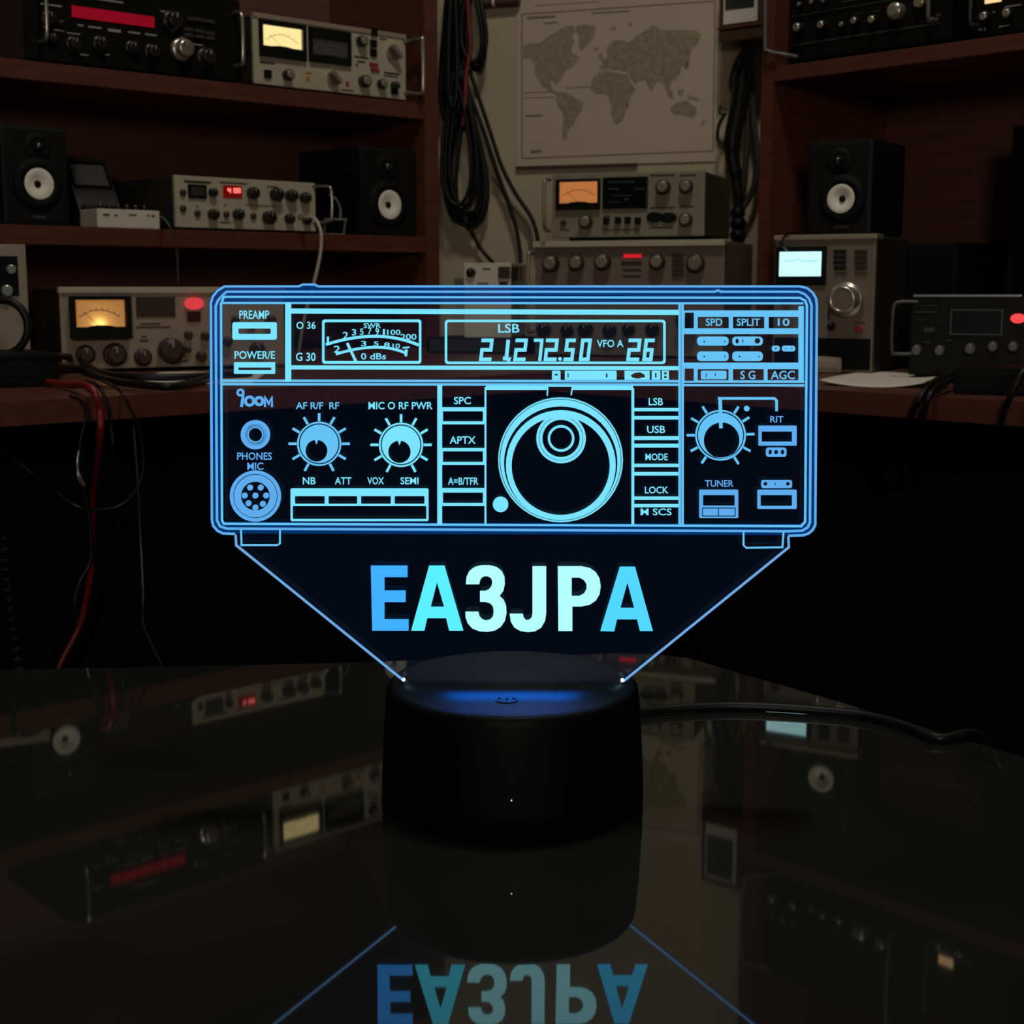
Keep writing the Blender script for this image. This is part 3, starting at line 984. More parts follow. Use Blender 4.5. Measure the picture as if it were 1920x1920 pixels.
D = wall_dev('pinned_paper', 'pale paper strip pinned on the wall above the world map', 'paper', (1003, 12))
D.box('sheet', M['paper'], 0, D.uv(1122, 5)[0], -0.0006, 0.0008, 0, 0.06)
D.part('edge_line', M['mapline'], MB().box(0, D.uv(1122, 5)[0], -0.0009, 0, 0, 0.0012))
D = wall_dev('paper_roll', 'small brown roll at the top of the wall beside the hanging cables', 'roll', (908, 17))
D.part('tube', M['frame'], MB().lathe([(0.006, 0.0), (0.006, D.uv(977, 10)[0])], (0, -0.007, 0.006), 'x', 20))
D.part('band', M['paper'], MB().lathe([(0.0064, D.uv(977, 10)[0] * 0.3), (0.0064, D.uv(977, 10)[0] * 0.36)], (0, -0.007, 0.006), 'x', 20))

# ------------------------------------------------------ hanging cable bundle
Yw = lambda x, y, off: hit(x, y, WP - WC * off, WC).y
wc = lambda x, y, off: wp(x, y, off)
G = 'black cable hanks hanging beside the left bookcase'


def hank(name, cx, top, bot, half, turns, off, r, label, wob, m='rubber', skew=0.0):
    pts = []
    N = 26
    for k in range(turns):
        hw = half * (0.72 + 0.42 * random.random())
        b_ = bot - 26 * random.random()
        t_ = top + 18 * random.random()
        dx = wob * (random.random() - 0.5)
        oo = off + 0.007 * k / max(1, turns - 1) * 2
        for i in range(N):
            a = 2 * PI * i / N
            yy = (t_ + b_) / 2 - (b_ - t_) / 2 * math.cos(a)
            f_ = (yy - t_) / (b_ - t_)
            wdt = hw * (0.18 + 0.82 * max(0.0, f_) ** 0.9)
            xx = cx + dx + skew * f_ + wdt * math.sin(a) * (1.0 if abs(math.cos(a)) < 0.98 else 1.0)
            pts.append(wc(xx, yy, oo + 0.002 * math.sin(3 * a + k)))
    o = MB().tube(pts, r, 7).build(name, M[m])
    return tag(rest(o), label, 'cable', G)


hank('cable_hank', 872, 170, 425, 50, 7, 0.012, 0.0029, 'lower hank of looped black cable hanging left of the world map', 14, skew=8)
hank('cable_hank', 850, -40, 240, 24, 8, 0.012, 0.0034, 'tall narrow black cable hank hugging the bookcase post near the top', 16)
hank('cable_hank', 846, -70, 205, 15, 6, 0.030, 0.0040, 'thick black cable hank against the post, in front of the tall narrow hank', 12)
hank('cable_hank', 884, -60, 138, 32, 4, 0.022, 0.0031, 'short black cable hank at the top, its loops ending beside the wall roll', 10, skew=6)
hank('cable_hank', 862, 120, 400, 42, 4, 0.030, 0.0026, 'front hank of thinner black cable hanging over the lower loops', 20, skew=4)
cable('red_lead', [wc(876, -20, 0.034), wc(879, 40, 0.036), wc(882, 90, 0.038), wc(874, 140, 0.04), wc(872, 190, 0.042), wc(868, 236, 0.04)], 0.0030, M['oxblood'], 'dark red lead hanging among the black cable hanks')
G2 = 'loose cable ends trailing down the wall'
cable('trailing_cable', [wc(880, 130, 0.026), wc(900, 190, 0.024), wc(920, 250, 0.02), wc(940, 310, 0.018), wc(965, 360, 0.016), wc(992, 400, 0.016), wc(1003, 425, 0.018), wc(1009, 452, 0.02)], 0.0027, M['rubber'],
      'black trailing cable that ends beside the orange-meter radio', group=G2)
cable('trailing_cable', [wc(875, 160, 0.022), wc(905, 240, 0.02), wc(935, 330, 0.016), wc(955, 385, 0.014), wc(968, 430, 0.014), wc(975, 470, 0.016), wc(977, 492, 0.02)], 0.0027, M['rubber'],
      'black trailing cable that ends behind the small white box', group=G2)
cable('trailing_cable', [wc(925, 330, 0.012), wc(950, 370, 0.01), wc(975, 400, 0.01), wc(992, 425, 0.01), wc(996, 450, 0.012), wc(990, 480, 0.012)], 0.0022, M['greycable'],
      'grey trailing cable between the two black ones on the wall', group=G2)
cable('trailing_cable', [wc(880, 425, 0.016), wc(895, 455, 0.012), wc(908, 474, 0.012), wc(924, 492, 0.016), wc(935, 505, 0.02)], 0.0026, M['rubber'],
      'short black cable end below the lower hank', group=G2)

# ================================================ centre: stacked radios
D = Dev('radio_transceiver', 'brown-grey radio with a red bar display, lower one of the centre stack', 'radio', (1003, 670), 1.62, 111, DESK + 0.003)
w_ = D.uv(1357, 560)[0]
hgt = D.uv(1180, 452)[1]
D.box('case', M['taupe'], 0.001, w_ - 0.001, 0.004, 0.15, 0, hgt - 0.0005, 0.002)
D.box('front_panel', M['taupe'], 0, w_, 0, 0.006, -0.001, hgt, 0.0015)
D.box('top_trim', M['pale'], -0.001, w_ + 0.001, -0.006, 0.007, hgt - 0.006, hgt + 0.0006, 0.001)
for (x, y, r) in ((1035, 494, 16), (1083, 493, 15), (1132, 491, 16), (1234, 491, 15)):
    D.knob(x, y, r, r * 1.1, 'brown', 'grey', skirt=False)
D.knob(1305, 494, 18, 14, 'brown', 'taupe')
a = D.rect(1170, 474, 1203, 487)
D.box('display', M['g_redbar'], a[0], a[1], -0.001, 0.001, a[2] + 0.002, a[3] - 0.0015, label='red lit bar display')
D.panel('name_plate', M['brown'], 1165, 490, 1203, 496)
for yy in (478, 487, 496, 505, 514):
    u, v = D.uv(1272, yy)
    D.box('push_button', M['brown'], u - 0.0065, u + 0.0065, -0.003, 0.001, v - 0.0018, v + 0.0018, 0.0006)
D.marks([(1168, 504, 1202, 508), (1168, 516, 1202, 519), (1020, 474, 1050, 475), (1070, 474, 1096, 475)], 'print')
for (x, y, r) in ((1022, 618, 13), (1065, 620, 12), (1100, 618, 14), (1145, 620, 13), (1180, 618, 12), (1225, 618, 13), (1290, 600, 20)):
    D.knob(x, y, r, r * 1.2, 'knob', None)
D.handle(-0.002, hgt * 0.2, hgt * 0.9, 0.016, r=0.0022, m='grey')
for uu in (0.02, w_ - 0.03):
    for ww in (0.012, 0.11):
        D.box('foot', M['matt'], uu - 0.006, uu + 0.006, ww, ww + 0.012, -0.003, 0.0015)
TOPC = DESK + 0.003 + hgt + 0.0006

D = Dev('radio_transceiver', 'grey-green radio with an orange meter and black window on top of the centre stack', 'radio', (1035, 447), 1.615, 110, TOPC + 0.004)
w_ = D.uv(1321, 380)[0]
hgt = D.uv(1180, 323)[1]
D.box('case', M['charcoal'], 0.001, w_ - 0.001, 0.004, 0.14, 0.001, hgt - 0.0005, 0.002)
D.box('front_panel', M['green'], 0, w_, 0, 0.006, 0, hgt, 0.0015)
D.meter((1044, 336, 1126, 393), (1050, 341, 1122, 381), None, M['g_orange'])
a = D.rect(1131, 332, 1215, 391)
wn = D.box('window', M['darkglass'], a[0], a[1], -0.003, 0.002, a[2], a[3], 0.001)
mb = MB()
for (x0, y0, x1, y1) in ((1142, 340, 1192, 343), (1142, 353, 1161, 356), (1191, 353, 1209, 356), (1150, 366, 1185, 368), (1140, 378, 1165, 380), (1172, 372, 1180, 376)):
    u0, u1, v0, v1 = D.rect(x0, y0, x1, y1)
    mb.box(u0, u1, -0.0035, -0.002, v0, v1)
D.part('scale_print', M['charcoal'], mb, wn)
for (x, y, r) in ((1245, 351, 14), (1288, 350, 13), (1100, 416, 13), (1287, 412, 13)):
    D.knob(x, y, r, r * 1.2, 'brown', 'grey', skirt=False)
for (x, y) in ((1138, 414), (1160, 413), (1178, 413), (1197, 414)):
    u, v = D.uv(x, y)
    D.box('toggle_switch', M['matt'], u - 0.003, u + 0.003, -0.006, 0.001, v - 0.0035, v + 0.0035, 0.001)
for (x, y) in ((1228, 407), (1254, 408)):
    u, v = D.uv(x, y)
    q = MB().lathe([(0.0078, 0.001), (0.0078, -0.002), (0.006, -0.003)], (0, 0, 0), 'y', 24)
    q.v = [Vector((p.x * 1.15 + u, p.y, p.z * 0.7 + v)) for p in q.v]
    D.part('socket', M['matt'], q)
D.knob(1057, 417, 6, 5, 'brown', None)
D.marks([(1220, 327, 1265, 329), (1275, 327, 1305, 329), (1220, 388, 1265, 390), (1275, 386, 1300, 388), (1130, 430, 1200, 431), (1218, 425, 1262, 427), (1050, 430, 1068, 431), (1132, 404, 1145, 405)], 'print')
D.handle(-0.003, hgt * 0.12, hgt * 0.92, 0.018, r=0.0022, m='grey')
for uu in (0.03, w_ - 0.03):
    for ww in (0.006, 0.10):
        D.box('foot', M['matt'], uu - 0.012, uu + 0.012, ww, ww + 0.014, -0.0045, 0.0015)

# small boxes left of the stack
D = Dev('equipment_case', 'low black case on the desk under the small white box', 'case', (800, 668), 1.70, 105, DESK)
w_ = D.uv(985, 640)[0]
hgt = D.uv(890, 634)[1]
D.box('body', M['black'], 0, w_, 0, 0.10, 0, hgt, 0.002)
D.box('front_plate', M['charcoal'], w_ * 0.03, w_ * 0.97, -0.001, 0.001, hgt * 0.1, hgt * 0.9)
zc_ = DESK + hgt
D = Dev('power_supply', 'small pale box with black knobs in front of the wall below the cable hanks', 'power supply', (838, 632), 1.72, 105, zc_)
w_ = D.uv(958, 560)[0]
hgt = D.uv(910, 493)[1]
x0_ = D.uv(870, 560)[0]
D.box('case', M['warmgrey'], x0_, w_, 0.002, 0.07, 0, hgt, 0.002)
D.box('front_panel', M['white'], x0_, w_, 0, 0.003, 0, hgt, 0.001)
D.box('side_terminal', M['greycable'], x0_ - 0.014, x0_, 0.005, 0.03, hgt * 0.55, hgt * 0.8, 0.002)
D.knob(884, 511, 9, 8, 'knob', None)
a = D.rect(935, 500, 957, 522)
D.box('socket', M['brown'], a[0], a[1], -0.003, 0.001, a[2], a[3], 0.001)
D.marks([(895, 530, 915, 532), (936, 528, 952, 534), (905, 503, 920, 505)], 'print')
u, v = D.uv(966, 513)
D.box('clip', M['knob'], u - 0.004, u + 0.006, -0.004, 0.01, v - 0.008, v + 0.008, 0.001)

# =================================================== centre right: wall bits
o = thing('wall_box', 'small dark wooden box shelf hanging on the wall beside the right bookcase post', 'shelf', wp(1386, 75, 0.05), math.atan2(headvec(128)[0].y, headvec(128)[0].x))
yy_ = wp(1386, 75, 0.05).y
Dw = Dev('temporary', '', '', (1347, 80), yy_, 128)
wx = Dw.uv(1428, 60)[0]
hx = Dw.uv(1386, 48)[1]
bpy.data.objects.remove(Dw.o)
o.location = Dw.p
MB().box(0, wx, 0, 0.05, 0, hx * 0.82, 0.002).build('box', M['frame'], o)
MB().box(-0.001, wx + 0.001, -0.002, 0.05, hx * 0.85, hx, 0.001).build('lid', M['wood'], o)
MB().box(wx * 0.1, wx * 0.9, 0.045, 0.115, 0.004, hx * 0.5).build('bracket', M['black'], o)
D = Dev('picture_frame', 'framed dark photograph with a white mount standing on the small wall shelf', 'picture', (1349, 47), yy_ + 0.002, 128)
D.o.location.z = D.p.z = Dw.p.z + hx
w_ = D.uv(1426, 20)[0]
o = D.o
hgt = 0.085
MB().prism([(0, 0), (w_, 0), (w_, hgt), (0, hgt)], [[(0.004, 0.004), (w_ - 0.004, 0.004), (w_ - 0.004, hgt - 0.004), (0.004, hgt - 0.004)]], 0, 0.009).build('frame', M['frame'], o)
MB().box(0.004, w_ - 0.004, 0.002, 0.006, 0.004, hgt - 0.004).build('mount', M['paper'], o)
bl = D.uv(1385, 15)[1]
MB().box(w_ * 0.12, w_ * 0.82, 0.001, 0.003, max(0.012, bl), hgt - 0.01).build('photograph', M['foliage'], o)

# hanging strap and headset beside the right post
o = thing('headset_cable', 'thick black headset cable hanging on the wall between the map and right bookcase', 'cable', wp(1385, 260, 0.03))
q = lambda x, y, off=0.03: wp(x, y, off) - o.location
MB().tube(spline([q(1402, 78), q(1398, 110), q(1390, 160), q(1384, 205), q(1375, 250), q(1372, 285), q(1377, 320), q(1384, 360), q(1385, 392)], 6),
          [0.007] * 8 + [0.010] * 12 + [0.0105] * 10 + [0.009] * 8 + [0.007] * 7 + [0.0055] * 4, 10).build('cable_bundle', M['rubber'], o)
for (x, y, r) in ((1383, 399, 0.0095), (1384, 420, 0.0105), (1384, 441, 0.0105)):
    MB().lathe([(0.0005, -r), (r * 0.6, -r * 0.8), (r, -r * 0.2), (r, r * 0.2), (r * 0.6, r * 0.8), (0.0005, r)], q(x, y), 'z', 18).build('strain_relief', M['black'], o)
MB().tube(spline([q(1392, 95), q(1378, 120), q(1371, 150), q(1377, 165), q(1385, 150)], 6), 0.0022, 8).build('loop', M['rubber'], o)
MB().tube(spline([q(1364, 205), q(1352, 198), q(1350, 210), q(1360, 214)], 6), 0.0024, 8).build('clip', M['brown'], o)
MB().tube(spline([q(1360, 212), q(1348, 235), q(1346, 262), q(1362, 270), q(1374, 262)], 6), 0.0022, 8).build('loop', M['rubber'], o)
G3 = 'dark green-grey cords hanging by the right post'
cable('wall_cable', [wp(1408, 80, 0.022), wp(1410, 150, 0.022), wp(1412, 220, 0.022), wp(1420, 290, 0.024), wp(1416, 340, 0.024), wp(1404, 372, 0.024), wp(1390, 392, 0.026)], 0.0042, M['charcoal'],
      'dark grey cord that curves out towards the right post behind the headset cable', group=G3)
cable('wall_cable', [wp(1398, 80, 0.014), wp(1404, 160, 0.014), wp(1402, 240, 0.014), wp(1398, 300, 0.016), wp(1392, 360, 0.016), wp(1388, 395, 0.018)], 0.0038, M['charcoal'],
      'dark grey cord hanging straight down behind the headset cable', group=G3)

# ===================================================== right desk: analyser
D = Dev('spectrum_analyzer', 'pale analyser with a glowing cyan screen and large silver knob on the right desk', 'analyser', (1447, 695), 1.315, 119, DESK + 0.002)
w_ = D.uv(1638, 600)[0]
hgt = D.uv(1540, 441)[1]
D.box('case', M['charcoal'], 0.001, w_ - 0.0005, 0.004, 0.115, 0, hgt - 0.0005, 0.002)
D.box('front_panel', M['taupe'], 0, w_, 0, 0.006, -0.001, hgt, 0.0018)
D.box('top_trim', M['warmgrey'], -0.0008, w_ + 0.0008, -0.002, 0.02, hgt - 0.004, hgt + 0.0006, 0.001)
a = D.rect(1455, 462, 1550, 535)
bz = D.box('screen_bezel', M['matt'], a[0], a[1], -0.002, 0.001, a[2], a[3], 0.001)
a = D.rect(1463, 472, 1541, 518)
D.box('screen', M['g_screen'], a[0], a[1], -0.0028, -0.001, a[2], a[3], parent=bz)
tr = [(1472, 491), (1484, 489), (1494, 489), (1500, 486), (1506, 490), (1512, 489), (1522, 490), (1536, 489)]
mb = MB()
for p, q_ in zip(tr[:-1], tr[1:]):
    pa, pb = D.uv(*p), D.uv(*q_)
    mb.tube([(pa[0], -0.0029, pa[1]), (pb[0], -0.0029, pb[1])], 0.0004, 5)
D.part('trace', M['g_trace'], mb, bz)
for gx, m_ in ((1576, 'knob'), (1615, 'brown')):
    for r_ in range(4):
        for c_ in range(2):
            u, v = D.uv(gx - 6 + c_ * 12, 472 + r_ * 10)
            D.box('push_button', M[m_], u - 0.0026, u + 0.0026, -0.0028, 0.001, v - 0.0017, v + 0.0017, 0.0006)
u, v = D.uv(1588, 562)
k = D.k(1588, 562)
o = D.part('tuning_knob', M['silver'], MB().lathe([(33 * k, 0.001), (33 * k, -0.004), (30 * k, -0.0055), (27 * k, -0.0055), (26 * k, -0.014), (24 * k, -0.0165), (20 * k, -0.0165), (19 * k, -0.0155)], (u, 0, v), 'y', 44), label='large silver tuning knob')
D.part('knob_cap', M['taupe'], MB().lathe([(19 * k, -0.0150), (19 * k, -0.0162)], (u, 0, v), 'y', 36), o)
D.knob(1611, 617, 7, 5, 'redprint', None, knurl=0, name='red_button', mark=False)
D.knob(1560, 612, 8, 8, 'knob', None)
D.knob(1475, 560, 8, 8, 'knob', None)
D.panel('lower_panel', M['black'], 1452, 634, 1632, 692)
D.marks([(1566, 512, 1588, 513), (1603, 512, 1626, 513), (1552, 580, 1556, 600), (1600, 604, 1622, 605)], 'print')
ANZ = D
# speaker on the analyser
speaker('black speaker with a white cone standing on top of the cyan-screen analyser', (1510, 440), 1.33, 124, DESK + 0.002 + hgt + 0.0006, 1632, 262, (1580, 373), 26, (1573, 302), dep=0.085)

# dark things inside the right bookcase
D = Dev('amplifier_cabinet', 'large plain black cabinet standing behind the analyser, left of the black radio', 'cabinet', (1668, 700), ydist(1668, 700, PRF + WR * 0.05, WR), HR, DESK)
w_ = D.uv(1790, 600)[0]
hgt = D.uv(1720, 455)[1]
D.box('cabinet', M['matt'], 0, w_, 0, 0.135, 0, hgt, 0.003)
D.box('grille', M['black'], w_ * 0.1, w_ * 0.9, -0.001, 0.001, hgt * 0.1, hgt * 0.9)
D = Dev('monitor', 'tall black monitor at the right edge, behind the black radio', 'monitor', (1882, 560), ydist(1882, 560, PRF + WR * 0.075, WR), HR, DESK + 0.03)
hgt = D.uv(1900, 236)[1]
D.box('casing', M['matt'], 0, 0.2, 0, 0.03, 0, hgt, 0.003)
D.box('screen', M['darkglass'], 0.008, 0.192, -0.001, 0.001, 0.01, hgt - 0.008)
D.box('stand', M['matt'], 0.04, 0.16, -0.005, 0.07, -0.03, -0.022, 0.001)
D.box('neck', M['matt'], 0.09, 0.11, 0.005, 0.025, -0.024, 0.01)

# black radio on the right desk
D = Dev('mobile_radio', 'black radio with a chrome top edge and red lamp on the right desk', 'radio', (1702, 700), 1.215, 112, DESK + 0.004)
w_ = D.uv(1955, 640)[0]
hgt = D.uv(1800, 556)[1]
D.box('case', M['black'], 0.001, w_ - 0.001, 0.004, 0.085, 0, hgt - 0.0005, 0.002)
D.box('front_panel', M['black'], 0, w_, 0, 0.006, -0.001, hgt, 0.0018)
D.box('top_trim', M['chrome'], 0.002, w_ * 0.83, -0.003, 0.004, hgt - 0.0005, hgt + 0.0018, 0.0006)
a = D.rect(1782, 580, 1880, 628)
b = (a[0] + 0.001, a[1] - 0.001, a[2] + 0.001, a[3] - 0.001)
fr = D.part('display_frame', M['rod'], MB().prism([(a[0], a[2]), (a[1], a[2]), (a[1], a[3]), (a[0], a[3])], [[(b[0], b[2]), (b[1], b[2]), (b[1], b[3]), (b[0], b[3])]], -0.0018, 0.001))
D.box('display', M['darkglass'], b[0], b[1], -0.0008, 0.001, b[2], b[3], parent=fr)
for (x, y, r) in ((1720, 656, 11), (1763, 657, 11), (1820, 654, 12), (1862, 650, 11), (1900, 650, 11)):
    D.knob(x, y, r, r * 1.4, 'charcoal', 'rodcap', knurl=0.08)
u, v = D.uv(1909, 597)
k = D.k(1909, 597)
q = MB().lathe([(9 * k, 0.001), (9 * k, -0.002), (6 * k, -0.0045), (2 * k, -0.0055)], (0, 0, 0), 'y', 24)
q.v = [Vector((p.x * 1.5 + u, p.y, p.z + v)) for p in q.v]
D.part('pilot_lamp', M['g_led2'], q, label='red lit pilot lamp')
D.marks([(1716, 584, 1757, 586), (1730, 572, 1760, 573), (1733, 614, 1752, 622), (1762, 603, 1775, 604), (1730, 640, 1745, 642), (1772, 637, 1788, 639), (1720, 598, 1745, 599)], 'charcoal')
u0 = -0.002
D.part('handle', M['rod'], MB().tube(spline([(0.006, -0.001, hgt * 0.93), (-0.008, -0.004, hgt * 0.93), (-0.013, -0.006, hgt * 0.84), (-0.013, -0.006, hgt * 0.32), (-0.009, -0.004, hgt * 0.26), (0.006, -0.001, hgt * 0.26)], 6), 0.0014, 8))
for uu in (0.012, w_ - 0.03):
    for ww in (0.006, 0.06):
        D.box('foot', M['matt'], uu - 0.005, uu + 0.005, ww, ww + 0.01, -0.004, 0.0015)

# desk top bits on the right
sheet('paper_sheet', [(1536, 723), (1732, 729), (1764, 703), (1618, 697)], 'white paper sheet with a curled edge on the right desk', 0.004)
sheet('paper_slip', [(1742, 719), (1772, 723), (1778, 714), (1752, 711)], 'small white paper slip beside the black cables on the right desk', 0.001)
pm = on_z(1553, 700, DESK)
o = thing('desk_phone_cup', 'small rounded pale box on the desk in front of the analyser', 'box', pm, -0.3)
o.name = 'rounded_box'
MB().box(-0.016, 0.012, 0, 0.022, 0, 0.015, 0.005).build('body', M['warmgrey'], o)
MB().box(-0.024, -0.0155, 0.001, 0.02, 0, 0.014, 0.003).build('black_end', M['black'], o)
D = Dev('adapter_box', 'low black box with cables at the front of the right desk', 'box', (1785, 735), 1.03, 116, DESK)
w_ = D.uv(1945, 720)[0]
hgt = D.uv(1850, 694)[1]
D.box('case', M['matt'], 0, w_, 0, 0.06, 0, hgt, 0.003)
D.box('lid', M['black'], 0.001, w_ - 0.001, 0.001, 0.059, hgt - 0.0005, hgt + 0.0015, 0.0006)
yr = lambda x, off=0.008: hit(x, 760, b0 - WR * off, WR).y
G4 = 'black cables draped over the right desk edge'
cable('draped_cable', [dz(1800, 696, 0.012), dz(1775, 706, 0.008), at(1752, 716, yr(1752, -0.02)), at(1728, 742, yr(1728)), at(1708, 780, yr(1708)), at(1697, 806, yr(1697, -0.004)), at(1689, 840, yr(1689, -0.03)), at(1687, 880, yr(1687, -0.08)), at(1690, 905, yr(1690, -0.16))], 0.0024, M['rubber'],
      'left black cable draped over the right desk edge beside the paper', group=G4)
cable('draped_cable', [dz(1805, 704, 0.012), dz(1785, 712, 0.008), at(1765, 722, yr(1765, -0.016)), at(1745, 740, yr(1745)), at(1730, 775, yr(1730)), at(1723, 808, yr(1723, -0.004)), at(1718, 840, yr(1718, -0.03)), at(1717, 880, yr(1717, -0.08)), at(1720, 905, yr(1720, -0.16))], 0.0024, M['rubber'],
      'middle black cable draped over the right desk edge', group=G4)
cable('draped_cable', [at(1945, 668, yr(1945, -0.02)), at(1920, 695, yr(1920, 0.004)), at(1898, 735, yr(1898, 0.012)), at(1882, 775, yr(1882, 0.01)), at(1874, 808, yr(1874, 0.0)), at(1868, 845, yr(1868, -0.04)), at(1868, 880, yr(1868, -0.10))], 0.0022, M['rubber'],
      'right black cable draped over the desk edge at the frame edge', group=G4)
cable('antenna_lead', [at(1476, 470, 1.30), at(1466, 455, 1.29), at(1474, 440, 1.30), at(1484, 436, 1.32), at(1495, 437, 1.35)], 0.0012, M['rubber'],
      'thin black lead curling over the top corner of the analyser')

# ======================================================= upper right shelf
D = Dev('shelf_radio', 'wide black radio with silver knobs on the right bookcase shelf', 'radio', (1478, 108), ydist(1478, 108, PRD, WR), HR, ZR1 + 0.004)
w_ = D.uv(1785, 40)[0]
hgt = 0.115
D.box('case', M['black'], 0.001, w_ - 0.001, 0.004, 0.15, 0, hgt - 0.0005, 0.002)
D.box('front_panel', M['black'], 0, w_, 0, 0.006, 0, hgt, 0.0018)
for (x, y, r, m_) in ((1502, 53, 10, 'knob'), (1546, 48, 9, 'knob'), (1582, 47, 6, 'knob'), (1607, 40, 8, 'knob'), (1641, 38, 9, 'knob'), (1502, 9, 5, 'knob'), (1525, 5, 5, 'knob'), (1548, 2, 5, 'knob')):
    D.knob(x, y, r, r * 1.6, m_, 'silver', knurl=0.04, mark=False)
D.knob(1684, 22, 16, 18, 'silver', 'grey', label='large silver knob')
D.knob(1728, 5, 11, 13, 'silver', None)
D.part('seam', M['charcoal'], MB().box(0.004, D.uv(1690, 10)[0], -0.0008, 0.001, D.uv(1500, 30)[1], D.uv(1500, 28)[1]).box(0.004, w_ * 0.93, -0.0008, 0.001, D.uv(1490, 86)[1], D.uv(1490, 83)[1]))
D.marks([(1575, 34, 1590, 35), (1600, 25, 1615, 27), (1616, 40, 1628, 42), (1634, 20, 1652, 22), (1650, 14, 1662, 15), (1725, 40, 1735, 41), (1580, 0, 1605, 3), (1756, 25, 1764, 32)], 'charcoal')
D.part('handle', M['greycable'], MB().tube(spline([(0.012, -0.002, 0.004), (0.004, -0.012, 0.006), (-0.010, -0.018, 0.010), (-0.014, -0.018, 0.02), (-0.014, -0.018, 0.095), (-0.008, -0.012, 0.107), (0.008, 0.0, 0.109)], 6), 0.0018, 8))
D.handle(D.uv(1757, 20)[0], D.uv(1757, 38)[1], hgt - 0.01, 0.014, r=0.0018, m='greycable')
for uu in (0.02, w_ - 0.02):
    for ww in (0.012, 0.11):
        D.box('foot', M['matt'], uu - 0.006, uu + 0.006, ww, ww + 0.012, -0.0045, 0.0015)

D = Dev('shelf_tuner', 'black unit with a peach-lit display at the top right corner', 'tuner', (1822, 75), ydist(1822, 75, PRD, WR), HR, ZR1 + 0.003)
w_ = D.uv(1990, 30)[0]
hgt = 0.085
D.box('case', M['black'], 0.001, w_ - 0.001, 0.004, 0.14, 0, hgt - 0.0005, 0.002)
D.box('front_panel', M['black'], 0, w_, 0, 0.006, 0, hgt, 0.0018)
D.panel('display', M['g_top'], 1848, -14, 1878, 5, label='peach-lit display window')
for (x, y, r) in ((1850, 32, 10), (1893, 26, 10)):
    D.knob(x, y, r, r * 1.4, 'knob', 'silver', mark=False)
D.marks([(1836, 54, 1842, 57), (1846, 52, 1848, 58), (1873, 48, 1893, 50), (1862, 22, 1866, 24), (1884, 10, 1915, 12)], 'lightprint')
D.handle(D.uv(1833, 30)[0], 0.01, hgt - 0.005, 0.012, r=0.0015, m='charcoal')
for uu in (0.012, w_ - 0.012):
    D.box('foot', M['matt'], uu - 0.006, uu + 0.006, 0.01, 0.13, -0.0035, 0.0015)

# ============================================================= glass table
e0, e1, e2 = on_z(0, 1256, TABLE), on_z(640, 1243, TABLE), on_z(1120, 1226, TABLE)
r0, r1, r2 = on_z(1310, 1240, TABLE), on_z(1560, 1312, TABLE), on_z(1920, 1420, TABLE)
dL = (e1 - e0).normalized()
dR = (r2 - r1).normalized()
far_l = e0 - dL * 0.55
far_r = r2 + dR * 0.55
c1, c2 = on_z(1100, 1227, TABLE), on_z(1290, 1234, TABLE)
ctl = on_z(1205, 1221, TABLE)
arc = [c1 * (1 - t) ** 2 + ctl * 2 * t * (1 - t) + c2 * t * t for t in [i / 12 for i in range(13)]]
outline = [far_l, e0, e1] + arc + [r1, r2, far_r, Vector((far_r.x - 0.25, -0.32, TABLE)), Vector((-0.75, -0.32, TABLE))]
table = thing('glass_table', 'dark reflective glass table in the foreground carrying the blue lamp', 'table', (0, 0.2, 0))
pl_ = [(p.x, p.y - 0.2) for p in outline]
MB().prism(pl_, (), TABLE - 0.008, TABLE, to=vert).build('tabletop', M['table'], table)
MB().lathe([(0.05, 0.02), (0.05, TABLE - 0.012), (0.16, TABLE - 0.008)], (0, 0, 0), 'z', 32).build('pedestal', M['black'], table)
MB().lathe([(0.24, 0.0), (0.24, 0.012), (0.06, 0.03)], (0, 0, 0), 'z', 40).build('foot_plate', M['black'], table)

# ================================================================ the lamp
LY = 0.521                       # forward distance of the lamp's axis
PY = 0.517                       # front face of the acrylic sheet
BH = 0.0455
lamp = thing('engraved_lamp', 'blue edge-lit acrylic lamp engraved with a radio front and EA3JPA, on a round black base', 'lamp', (0, LY, TABLE))
lamp.location.x = at(961, 1290, LY).x
LO = lamp.location.copy()
rb, rt = 0.0491, 0.0470
prof = [(0.001, 0.0), (rb - 0.002, 0.0), (rb, 0.0015), (rb - 0.0002, 0.012), (rt + 0.0008, BH * 0.7), (rt, BH - 0.004), (rt - 0.0004, BH - 0.0018), (rt - 0.0016, BH - 0.0004), (rt - 0.0028, BH - 0.0006)]
base = MB().lathe(prof, (0, 0, 0), 'z', 96).build('base', M['lampblack'], lamp)
MB().lathe([(rt - 0.0024, BH - 0.0009), (rt - 0.0026, BH - 0.0003), (0.001, BH - 0.0003)], (0, 0, 0), 'z', 96).build('top_plate', M['lamptop'], base)


def ring(cx, cy, r0, r1, n=48):
    return ([(cx + r1 * math.cos(2 * PI * i / n), cy + r1 * math.sin(2 * PI * i / n)) for i in range(n)],
            [(cx + r0 * math.cos(2 * PI * i / n), cy + r0 * math.sin(2 * PI * i / n)) for i in range(n)])


